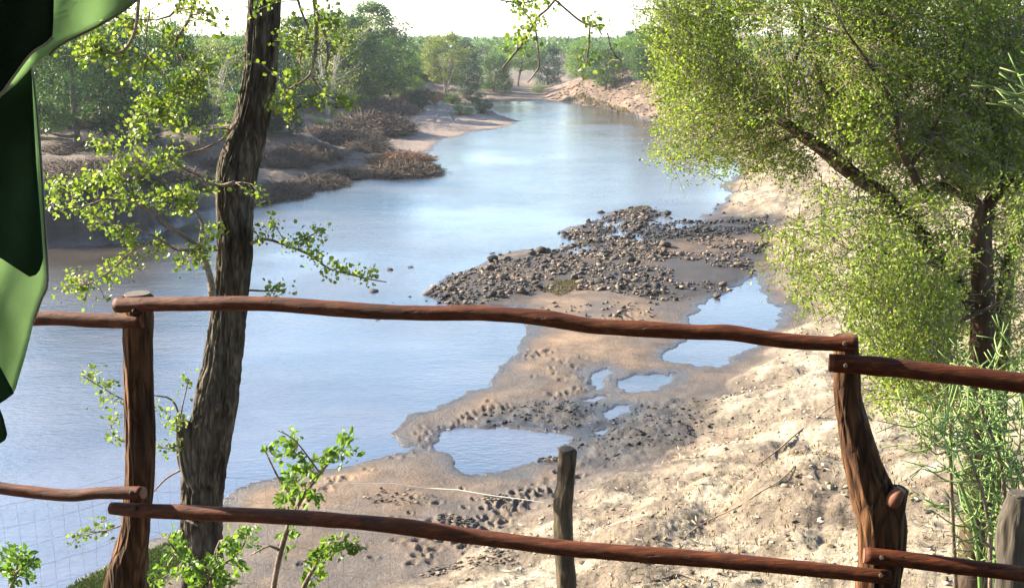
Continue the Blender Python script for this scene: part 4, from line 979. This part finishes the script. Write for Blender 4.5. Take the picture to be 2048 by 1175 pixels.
# ------------------------------------------------------------------ leafy saplings under the railing
def sapling(label, Y, stems, clusters, lsz=(.022, .052)):
    x0 = P(*stems[0][0][:2], Y); g = hgt1(x0[0], x0[1])
    t = thing('leafy_sapling', label, 'sapling', (float(x0[0]), float(x0[1]), g), 'saplings below the railing')
    pts_ = []
    for k, s in enumerate(stems):
        A = np.array([PX(x, y, Y + .05 * k * (-1) ** k, w) for x, y, w in s])
        if s[0][1] > 1170:
            nb2 = max(2, int((A[0, 2] - g + .1) / .12)); A = np.vstack([[[x0[0], x0[1], g - .1 + (A[0, 2] - g + .1) * q / nb2, A[0, 3] * (1.3 - .3 * q / nb2)] for q in range(nb2)], A])
        A = spline(A, .03); pts_.append(A[:, :3]); part('stem', *tube(A, 8, bark(.08, 2, 10, 5, .1)), M_twig, t)
    pts_ = np.vstack(pts_); C = []; D = []; S = []; tw = MB()
    for cx, cy, rx, ry, n in clusters:
        for k in range(max(3, n // 7)):
            a, q = rng.uniform(0, 6.28), math.sqrt(rng.uniform()); e = P(cx + math.cos(a) * rx * q, cy + math.sin(a) * ry * q, Y + rng.normal() * .12)
            s0 = pts_[np.argmin(np.sum((pts_ - e) ** 2, 1))]; A = spline([[*s0, .003], [*((s0 + e) / 2 - [0, 0, .01]), .0022], [*e, .0012]], .04); tw.add(*tube(A, 4))
            for j in range(12):
                u = rng.uniform(.3, 1.04); C.append(s0 * (1 - u) + e * u + rng.normal(size=3) * .012); D.append(unit(e - s0) * .7 + rng.normal(size=3) * .7 + [0, 0, -.1]); S.append(rng.uniform(*lsz))
    V, Q = leaves(np.array(C), np.array(D), np.array(S), .5, True, .6)
    o = part('leaves', V, Q, None, M_leaf_shrub, t, False); o['kind'] = 'stuff'
    V, Q, T = tw.get(); o = part('twigs', V, Q, T, M_twig, t); o['kind'] = 'stuff'
sapling('tallest leafy sapling, rising past the lower rail toward the sandbank', 4.6, [[(545, 1190, 12), (562, 1100, 11), (590, 1020, 9), (640, 945, 7), (685, 895, 4)], [(562, 1100, 7), (540, 1090, 5), (500, 1110, 3)], [(600, 1010, 6), (560, 960, 5), (530, 900, 3)], [(640, 945, 4), (590, 880, 3), (555, 860, 2)]],
        [(690, 890, 30, 30, 40), (655, 925, 30, 26, 44), (600, 930, 40, 24, 50), (545, 905, 30, 16, 26), (580, 880, 36, 14, 24), (590, 970, 36, 22, 40), (565, 1005, 44, 14, 36), (620, 985, 20, 20, 26), (575, 1085, 20, 26, 30)])
sapling('bushy sapling in front of the leaning trunk\'s foot', 5.2, [[(420, 1200, 11), (425, 1150, 9), (430, 1110, 7), (440, 1080, 4)], [(425, 1160, 7), (370, 1120, 5), (335, 1080, 3)], [(430, 1140, 6), (480, 1100, 5), (495, 1065, 3)]],
        [(340, 1080, 36, 22, 50), (360, 1130, 46, 26, 70), (430, 1115, 50, 26, 80), (480, 1075, 30, 26, 50), (500, 1110, 24, 30, 40), (400, 1160, 60, 20, 70), (470, 1150, 40, 20, 50), (320, 1165, 26, 14, 26)])
sapling('small sapling below the left rail, leaves over the water', 5.0, [[(15, 1200, 9), (30, 1150, 7), (40, 1110, 4)], [(28, 1150, 5), (55, 1120, 3)]], [(35, 1115, 28, 24, 50), (55, 1140, 20, 20, 36), (15, 1150, 24, 20, 40), (5, 1095, 14, 18, 16)])
sapling('low leaning sapling beside the tallest one, under the lower rail', 4.5, [[(600, 1195, 10), (625, 1140, 8), (655, 1105, 5), (690, 1080, 3)]], [(645, 1125, 26, 26, 50), (665, 1095, 26, 20, 36), (705, 1085, 22, 10, 20), (640, 1150, 20, 14, 20)])

# ------------------------------------------------------------------ big fine-leaved tree on the right
rb = PX(1950, 1130, 10.6, 60); gz = hgt1(rb[0], rb[1])
rt = thing('spreading_acacia', 'large fine leaved tree with crooked reddish trunk spreading over the near bank', 'tree', (float(rb[0]), float(rb[1]), gz))
YT = 10.6
TRK = [([(1952, 1060, 62), (1957, 900, 56), (1962, 760, 52), (1966, 600, 48), (1962, 480, 44), (1972, 415, 42)], [YT] * 6),
       ([(1940, 620, 46), (1905, 560, 42), (1855, 485, 40), (1800, 430, 40), (1760, 385, 42), (1700, 345, 42), (1655, 308, 40), (1600, 268, 34), (1545, 236, 26), (1490, 236, 14), (1440, 262, 8), (1390, 300, 5)], [10.6, 10.8, 11, 11.2, 11.4, 11.6, 11.8, 12, 12.2, 12.4, 12.5, 12.6]),
       ([(1972, 420, 36), (1935, 395, 32), (1890, 370, 28), (1850, 388, 26), (1820, 335, 22), (1795, 280, 18), (1788, 210, 14), (1740, 130, 9), (1690, 60, 5)], [10.6, 10.5, 10.3, 10.2, 10.1, 10, 10, 10, 10]),
       ([(1972, 415, 38), (2005, 375, 34), (2050, 352, 30), (2130, 300, 26), (2200, 200, 18), (2250, 80, 12)], [10.6, 10.5, 10.4, 10.2, 10, 9.8]),
       ([(1990, 900, 40), (2000, 760, 36), (2005, 640, 34), (2018, 530, 30), (2040, 460, 26), (2075, 330, 18), (2090, 180, 12), (2060, 60, 8)], [11.2] * 8),
       ([(1545, 236, 22), (1560, 180, 16), (1590, 120, 12), (1605, 60, 8), (1560, -40, 5)], [12.2, 12.1, 12, 12, 12]), ([(1820, 335, 14), (1870, 250, 11), (1900, 170, 9), (1930, 80, 6), (1960, -60, 4)], [10.1, 10.1, 10.2, 10.3, 10.3]),
       ([(1700, 345, 18), (1690, 260, 14), (1650, 180, 10), (1620, 100, 7), (1640, 0, 4)], [11.6, 11.5, 11.3, 11.2, 11]), ([(1545, 236, 14), (1480, 190, 10), (1420, 130, 7), (1370, 60, 4)], [12.2, 12.3, 12.4, 12.4]),
       ([(1962, 500, 18), (1900, 530, 14), (1830, 520, 10), (1760, 505, 6), (1700, 500, 3)], [10.5, 10.2, 10, 9.9, 9.8]), ([(1966, 620, 16), (1900, 650, 12), (1820, 680, 9), (1740, 690, 5)], [10.5, 10.1, 9.9, 9.8]),
       ([(1962, 760, 14), (1900, 760, 10), (1840, 790, 6)], [10.5, 10.2, 10]), ([(1855, 485, 14), (1780, 540, 10), (1700, 570, 6), (1640, 590, 4)], [11, 10.8, 10.6, 10.5]), ([(1600, 268, 10), (1500, 300, 7), (1420, 310, 5), (1340, 320, 3)], [12, 12.1, 12.2, 12.3]), ([(2005, 375, 14), (1990, 280, 10), (1975, 180, 8), (2000, 60, 5)], [10.5, 10.4, 10.3, 10.3])]
rpth = []
for k, (p, Ys) in enumerate(TRK):
    A = np.array([PX(x, y, Y, w) for (x, y, w), Y in zip(p, Ys)])
    if k in (0, 4):
        g = hgt1(A[0, 0], A[0, 1]); A = np.vstack([[[A[0, 0] + .05, A[0, 1], g - .3, A[0, 3] * 1.35], [A[0, 0] + .02, A[0, 1], min(g + .4, A[0, 2] - .1), A[0, 3] * 1.12]], A])
    A[:, 3] *= .9 if k in (0, 4) else .72
    A = spline(A, .035); rpth.append(A[:, :3]); part('trunk' if k in (0, 4) else 'limb', *tube(A, 22 if k < 5 else 10, bark(.13, 3, 3, 90 + k, .12)), M_acacia, rt)
rpth = np.vstack(rpth)
RC = [(1480, 90, 150, 110, 1.2), (1390, 70, 95, 80, 1.0), (1370, 160, 70, 70, .8), (1450, 190, 130, 70, 1.1), (1390, 255, 75, 55, .8), (1345, 310, 40, 34, .5), (1420, 310, 50, 34, .45), (1540, 260, 110, 50, .9), (1680, 90, 180, 120, 1.2), (1640, 190, 170, 80, 1.1), (1860, 70, 180, 110, 1.1), (1980, 130, 120, 130, 1.0),
      (1780, 190, 150, 90, 1.1), (1760, 270, 140, 55, .9), (1920, 260, 130, 90, 1.0), (1860, 340, 140, 60, .9), (2000, 330, 90, 90, 1.0), (2060, 220, 100, 150, .9), (1960, -60, 260, 90, .8), (1640, -50, 260, 80, .9), (1420, -20, 110, 50, .8),
      (1620, 490, 95, 46, .8), (1730, 450, 110, 56, .9), (1720, 540, 130, 56, 1.0), (1840, 440, 100, 60, .8), (1880, 540, 120, 70, 1.0), (1980, 520, 90, 90, .8), (1660, 590, 70, 34, .5), (1800, 630, 110, 66, 1.0), (1760, 700, 80, 46, .7), (1900, 660, 110, 80, 1.0), (1860, 740, 110, 56, .9), (1980, 690, 90, 100, .8), (1800, 800, 70, 34, .5), (1890, 810, 70, 40, .5), (1450, 345, 50, 20, .22), (1570, 320, 60, 26, .35), (1680, 390, 60, 26, .35), (1575, 545, 40, 22, .3), (2030, 420, 60, 60, .7), (1540, 500, 30, 18, .25), (1330, 20, 50, 40, .45), (1580, 325, 60, 34, .6), (1500, 285, 70, 40, .8)]
C = []; D = []; S = []; tw = MB()
for cx, cy, rx, ry, dn in RC:
    n = int(rx * ry * .038 * dn) + 6
    Yc = 12.2 if cx < 1600 and cy < 400 else (11.2 if cy < 420 else 10.2)
    for k in range(n):
        a, q = rng.uniform(0, 6.28), math.sqrt(rng.uniform()); qx, qy = cx + math.cos(a) * rx * q, cy + math.sin(a) * ry * q
        lim = 236 + (qx - 1545) * .66 if qx < 1800 else 404 + (qx - 1800) * 1.35
        onl_ = 1545 < qx < 1900 and abs(qy - lim) < 40
        if abs(qx - 1966) < 48 and 390 < qy < 790:
            if rng.uniform() < .35: continue
            onl_ = True
        if onl_ and rng.uniform() < .3: continue
        e = P(qx, qy, Yc + (rng.uniform(.9, 2.2) if onl_ else rng.uniform(-1.3, 1.5)))
        if vn3(np.array([e[0] * 1.5]), np.array([e[1] * 1.1]), np.array([e[2] * 2.1]), 55)[0].__lt__((.02 if cy < 420 else -.12) - .3 * rng.uniform()): continue
        L = rng.uniform(.25, .65); e1, e2_, e3 = e[0:1] * .9, e[1:2] * .9, e[2:3] * .9; d = unit(np.array([-.4, 0, -.25]) + 1.3 * np.array([vn3(e1, e2_, e3, 61)[0], vn3(e1, e2_, e3, 62)[0], vn3(e1, e2_, e3, 63)[0]]) + rng.normal(size=3) * .28)
        s0 = e - d * L * .5; e2 = e + d * L * .5 + [0, 0, -.05]; md = e + [0, 0, .04]
        A = spline([[*s0, .0045], [*md, .003], [*e2, .0015]], .12); tw.add(*tube(A, 3, None, False))
        nl = 24; u = rng.uniform(0, 1, nl)[:, None]
        pos = s0 * (1 - u) ** 2 + 2 * md * u * (1 - u) + e2 * u ** 2 + rng.normal(size=(nl, 3)) * .034
        C.append(pos); D.append(d * .6 + rng.normal(size=(nl, 3)) * .8); S.append(rng.uniform(.021, .046, nl))
        if k % 9 == 0:
            near_ = rpth[np.argmin(np.sum((rpth - e) ** 2, 1))]
            if np.linalg.norm(near_ - s0) < .5:
                m_ = (near_ + s0) / 2 + [0, 0, .1]; tw.add(*tube(spline([[*near_, .012], [*m_, .008], [*s0, .004]], .2), 4, None, False))
V, Q = leaves(np.vstack(C), np.vstack(D), np.concatenate(S), .62, False, .5)
o = part('leaves', V, Q, None, M_leaf_right, rt, False); o['kind'] = 'stuff'
V, Q, T = tw.get(); o = part('twigs', V, Q, T, M_twig, rt); o['kind'] = 'stuff'

# ------------------------------------------------------------------ green pencil-stemmed bush
def pencil_bush(label, Y, origin, heads):
    x0 = P(*origin, Y); g = hgt1(x0[0], x0[1]); t = thing('pencil_bush', label, 'bush', (float(x0[0]), float(x0[1]), g))
    for hx, hy, n, sp in heads:
        h = P(hx, hy, Y + rng.normal() * .2); md = (x0 + h) / 2 + rng.normal(size=3) * .08 + [.1, 0, -.05]
        part('stem', *tube(spline([[x0[0], x0[1], g - .05, .02], [*md, .013], [*h, .009]], .06), 7), M_twig if rng.uniform() < .3 else M_pencil, t)
        mb = MB()
        for k in range(int(n * 1.7)):
            d = unit(rng.normal(size=3) * [.9, .8, .7] + [-.55, 0, .35]); L = rng.uniform(.10, .24) * sp; s = h + rng.normal(size=3) * .07 * sp
            e = s + d * L + [0, 0, .05 * L]; mb.add(*tube(spline([[*s, .0052], [*(s + d * L * .5 - [0, 0, .03 * sp]), .0048], [*e, .0036]], .035), 5))
            for q in range(2):
                d2 = unit(d + rng.normal(size=3) * .5 + [0, 0, .3]); mb.add(*tube(spline([[*e, .0036], [*(e + d2 * L * .5), .0028]], .05), 4))
        V, Q, T = mb.get(); o = part('green_stems', V, Q, T, M_pencil, t); o['kind'] = 'stuff'
pencil_bush('bright green pencil stemmed bush beside the grey fence post', 6.0, (2000, 1300), [(1900, 845, 14, 1.1), (1935, 890, 14, 1), (1985, 850, 16, 1.1), (2030, 820, 14, 1.1), (2020, 900, 16, 1), (1960, 800, 10, 1), (1975, 950, 14, .9), (1945, 1000, 12, .8), (1985, 1030, 14, .8), (2010, 980, 14, .9), (1960, 1070, 10, .7), (2040, 950, 10, 1), (1890, 880, 8, .9), (1975, 760, 10, 1), (2040, 740, 10, 1.1), (1985, 1110, 8, .7)])
pencil_bush('pencil stemmed bush showing only its topmost green stems beside the spreading tree', 4.2, (2300, 1500), [(2150, 245, 9, .8), (2140, 190, 9, .8), (2150, 150, 7, .8)])

# ------------------------------------------------------------------ wire fence
fa = P(282, 930, 7.4); fb = P(1132, 897, 6.0); fc = P(2034, 985, 4.6)
fence = thing('wire_fence', 'thin wire mesh fence on rough posts down the bank', 'fence', (float(fb[0]), float(fb[1]), hgt1(fb[0], fb[1])))
def fpost(pts, Y, mt, seed):
    A = np.array([PX(x, y, Y, w) for x, y, w in pts]); g = hgt1(A[-1, 0], A[-1, 1])
    A = np.vstack([A, [[A[-1, 0], A[-1, 1], min(g - .3, A[-1, 2] - .3), A[-1, 3]]]]); A = spline(A, .012)
    o = part('post', *tube(A, 40, bark(.16, 2.6, 5, seed, .10)), mt, fence); e = A[0]
    part('cut_end', *tube(np.array([[*e[:3], e[3] * .94], [e[0], e[1], e[2] + .01, e[3] * .8]]), 20, bark(.15, 2, 4, seed, .1)), M_gpost, o)
fpost([(1134, 899, 36), (1132, 960, 36), (1126, 1010, 37), (1128, 1080, 37), (1134, 1175, 37), (1134, 1300, 38)], 6.0, M_fpost, 120)
fpost([(2040, 988, 50), (2030, 1060, 66), (2024, 1175, 70), (2022, 1300, 72)], 4.6, M_gpost, 125)
fpost([(285, 930, 34), (284, 1000, 34), (282, 1175, 36)], 7.4, M_fpost, 127)
def wire(a, b, sag, matl, r=.0008, name='wire'):
    a = np.asarray(a, float); b = np.asarray(b, float); u = np.linspace(0, 1, 9)[:, None]
    p = a * (1 - u) + b * u; p[:, 2] -= sag * 4 * (u * (1 - u))[:, 0]; p += rng.normal(size=p.shape) * .004
    part(name, *tube(np.column_stack([p, np.full(9, r)]), 5), matl, fence)
L0 = P(-260, 1060, 5.6); A0 = P(285, 940, 7.4); B0 = P(1130, 1012, 6.0); C0 = P(2030, 1102, 4.6); D0 = P(2300, 1180, 3.9)
for k in range(8):
    dz = np.array([0, 0, -.155 * k])
    wire(L0 + dz, A0 + dz, .03, M_wire); wire(A0 + dz, A0 * .58 + B0 * .42 + dz, 0, M_wire, .0008); wire(A0 * .58 + B0 * .42 + dz, B0 + dz, 0 if k else -.05, M_wire if k else M_wire_pale, (.0008 if k else .0014)); wire(B0 + dz, C0 + dz, .02, M_wire)
for a, b, n, sg in ((L0, A0, 17, .03), (A0, B0, 27, -.0), (B0, C0, 22, .02)):
    for k in range(1, n):
        u = k / n; p = a * (1 - u) + b * u - [0, 0, sg * 4 * u * (1 - u)]; wire(p, p - [0, 0, 1.1], 0, M_wire, .0006, 'upright_wire')

# ------------------------------------------------------------------ tent flap
def fabric(name, col, trans, tcol):
    m, nt, b = mat(name); v = coords(nt); n1 = noise(nt, v, 7, 5, .6); n2 = noise(nt, v, 260, 2, .5); n3 = noise(nt, v, 38, 3, .5)
    c = ramp(nt, n1, [(.3, tuple(q * .82 for q in col)), (.7, tuple(q * 1.15 for q in col))])
    c = mixc(nt, ramp(nt, n3, [(.70, (0, 0, 0)), (.78, (.35, .35, .35))]), c, tuple(q * .45 for q in col))
    nt.links.new(c, b.inputs['Base Color']); b.inputs['Roughness'].default_value = .9; b.inputs['Specular IOR Level'].default_value = .12
    bump(nt, b, n2, .5, .002)
    tr = nt.nodes.new('ShaderNodeBsdfTranslucent'); nt.links.new(mixc(nt, 1.0, c, (*tcol, 1), 'MULTIPLY'), tr.inputs['Color'])
    mx = nt.nodes.new('ShaderNodeMixShader'); mx.inputs[0].default_value = trans
    nt.links.new(b.outputs[0], mx.inputs[1]); nt.links.new(tr.outputs[0], mx.inputs[2]); nt.links.new(mx.outputs[0], nt.nodes['Material Output'].inputs['Surface']); return m
M_canvas = fabric('light_green_canvas', (.33, .385, .27), .65, (1.15, 1.3, 1.1))
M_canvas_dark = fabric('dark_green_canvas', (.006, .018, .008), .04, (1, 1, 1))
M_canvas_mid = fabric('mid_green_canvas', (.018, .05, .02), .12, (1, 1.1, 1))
M_piping = fabric('grey_hem', (.34, .33, .27), .3, (1, 1, 1))
fo = P(-150, -250, 1.15)
flap = thing('tent', 'green canvas tent whose light and dark flap hangs beside the railing', 'tent', (float(fo[0]), float(fo[1]), float(fo[2])))
def sheet(name, left, right, Y, matl, seed, amp=.012, rows=70, cols=40, th=.0012, parent=None):
    """a cloth panel between a left and a right edge, both pixel polylines with rising y"""
    l = spline(np.array([[x, y, 0, 0] for x, y in left], float), 6)[:, :2]; r = spline(np.array([[x, y, 0, 0] for x, y in right], float), 6)[:, :2] if False else None
    def samp(e, u):
        e = np.array(e, float); L = np.concatenate([[0], np.cumsum(np.linalg.norm(np.diff(e, axis=0), axis=1))]); L /= L[-1]
        return np.stack([np.interp(u, L, e[:, 0]), np.interp(u, L, e[:, 1])], 1)
    u = np.linspace(0, 1, rows); a = samp(left, u); b = samp(right, u); V = []
    w = np.linspace(0, 1, cols)
    XY = a[:, None] * (1 - w)[None, :, None] + b[:, None] * w[None, :, None]
    fx, fy = XY[..., 0], XY[..., 1]
    yy = Y + .55 * amp * (fbm2(fx * .012 + seed, fy * .005, 3, seed) * 2 + .8 * np.sin(fx * .05 + fy * .012 + seed))
    pts_ = np.array([P(x, y, q) for x, y, q in zip(fx.ravel(), fy.ravel(), yy.ravel())])
    n = rows * cols; V = np.vstack([pts_, pts_ + [0, th, 0]])
    i = np.arange(rows - 1)[:, None] * cols; j = np.arange(cols - 1)[None]
    q1 = np.stack([i + j, i + cols + j, i + cols + j + 1, i + j + 1], -1).reshape(-1, 4); q2 = q1[:, ::-1] + n
    ring = np.concatenate([np.arange(cols), np.arange(1, rows) * cols + cols - 1, (rows - 1) * cols + np.arange(cols - 2, -1, -1), np.arange(rows - 2, 0, -1) * cols]); r2 = np.roll(ring, -1)
    q3 = np.stack([ring, r2, r2 + n, ring + n], -1)
    return part(name, V, np.vstack([q1, q2, q3]), None, matl, parent or flap)
sheet('valance', [(-350, -420), (-350, -100), (-350, 340)], [(430, -420), (400, -70), (272, 0), (215, 40), (165, 66), (125, 84), (98, 106), (64, 134), (30, 170), (0, 195), (-350, 345)], 1.22, M_canvas, 3, .010)
sheet('dark_top_panel', [(-350, -420), (-350, -100), (-350, 330)], [(112, -420), (108, -40), (106, 40), (105, 70), (92, 84), (62, 104), (20, 160), (0, 186), (-350, 335)], 1.17, M_canvas_dark, 5, .006)  # dark green sheet set just in front of the valance
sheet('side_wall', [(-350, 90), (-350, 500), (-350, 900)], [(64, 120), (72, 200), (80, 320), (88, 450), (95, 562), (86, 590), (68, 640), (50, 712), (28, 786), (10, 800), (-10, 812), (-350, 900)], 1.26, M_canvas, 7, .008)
sheet('dark_side_panel', [(-350, 110), (-350, 300), (-350, 350)], [(62, 128), (66, 220), (72, 330), (80, 430), (86, 520), (76, 548), (60, 554), (30, 535), (0, 515), (-350, 360)], 1.235, M_canvas_mid, 9, .006)  # darker green sheet over the upper part of the side wall
sheet('dark_lower_panel', [(-350, 500), (-350, 800), (-350, 900)], [(-120, 520), (-20, 700), (2, 738), (28, 786), (10, 800), (-10, 812), (-350, 900)], 1.235, M_canvas_mid, 11, .004)  # darker green sheet over the side wall's bottom tip
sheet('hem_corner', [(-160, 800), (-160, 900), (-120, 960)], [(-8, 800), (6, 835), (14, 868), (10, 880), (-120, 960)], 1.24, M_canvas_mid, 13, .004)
for p, Y, w in (([(106, 75), (92, 88), (62, 108), (30, 150), (0, 192), (-80, 300)], 1.155, 5), ([(64, 128), (74, 220), (82, 320), (90, 450), (95, 562), (82, 600), (66, 646)], 1.25, 5), ([(430, -130), (272, 2), (215, 42), (165, 68), (125, 88), (98, 110)], 1.215, 5)):
    A = spline(np.array([PX(x, y, Y, w) for x, y in p]), .004); part('hem', *tube(A, 8), M_piping, flap)
A = np.array([PX(-500, -415, 1.2, 40), PX(500, -415, 1.2, 40)]); part('ridge_pole', *tube(spline(A, .05), 12), M_rail, flap)

ridge = [(1.25, 10.36), (.3, 10.9), (-.7, 11.25), (-1.8, 10.9), (-2.9, 10.3)]
rv = np.array([[x, y, z + .03 * math.sin(x * 2 + y)] for y, z in ridge for x in np.linspace(-3.2, 3.2, 15)]); rn = len(rv)
rq = np.array([[i * 15 + j, i * 15 + j + 1, i * 15 + 16 + j, i * 15 + 15 + j] for i in range(4) for j in range(14)])
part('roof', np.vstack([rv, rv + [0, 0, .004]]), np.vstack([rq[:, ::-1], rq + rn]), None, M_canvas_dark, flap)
part('sky_blocker', bmv * [3.9, 3.4, .004] + [.1, -.2, 12.3], bq, None, M_canvas_dark, flap)  # unseen sheet added overhead to keep sky light off the railing
for x in (-3.7, 3.9): part('sky_blocker_pole', *tube(np.array([[x, -2.9, 8.0, .03], [x, -2.9, 12.3, .03]]), 10), M_rail, flap)  # poles added under that unseen sheet
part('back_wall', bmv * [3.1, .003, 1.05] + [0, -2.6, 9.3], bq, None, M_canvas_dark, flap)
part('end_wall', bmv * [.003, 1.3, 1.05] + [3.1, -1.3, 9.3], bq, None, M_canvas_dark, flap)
for x in (-3.0, 3.0):
    for y in (1.2, -2.5): part('tent_pole', *tube(np.array([[x, y, 8.2, .025], [x, y, 10.34, .025]]), 10), M_rail, flap)
# ------------------------------------------------------------------ haze
m = bpy.data.materials.new('haze'); m.use_nodes = True; nt = m.node_tree
for n in list(nt.nodes): nt.nodes.remove(n)
out = nt.nodes.new('ShaderNodeOutputMaterial'); pv = nt.nodes.new('ShaderNodeVolumePrincipled')
pv.inputs['Color'].default_value = (.86, .93, 1, 1); pv.inputs['Density'].default_value = .00015; pv.inputs['Anisotropy'].default_value = .3
nt.links.new(pv.outputs[0], out.inputs['Volume'])
hz_me = mesh_np('haze', bmv * [3100, 3100, 14.5] + [0, 0, 12], bq, None, m, False)
tag(link('haze', hz_me), 'thin pale air haze over the valley', 'haze', kind='stuff')
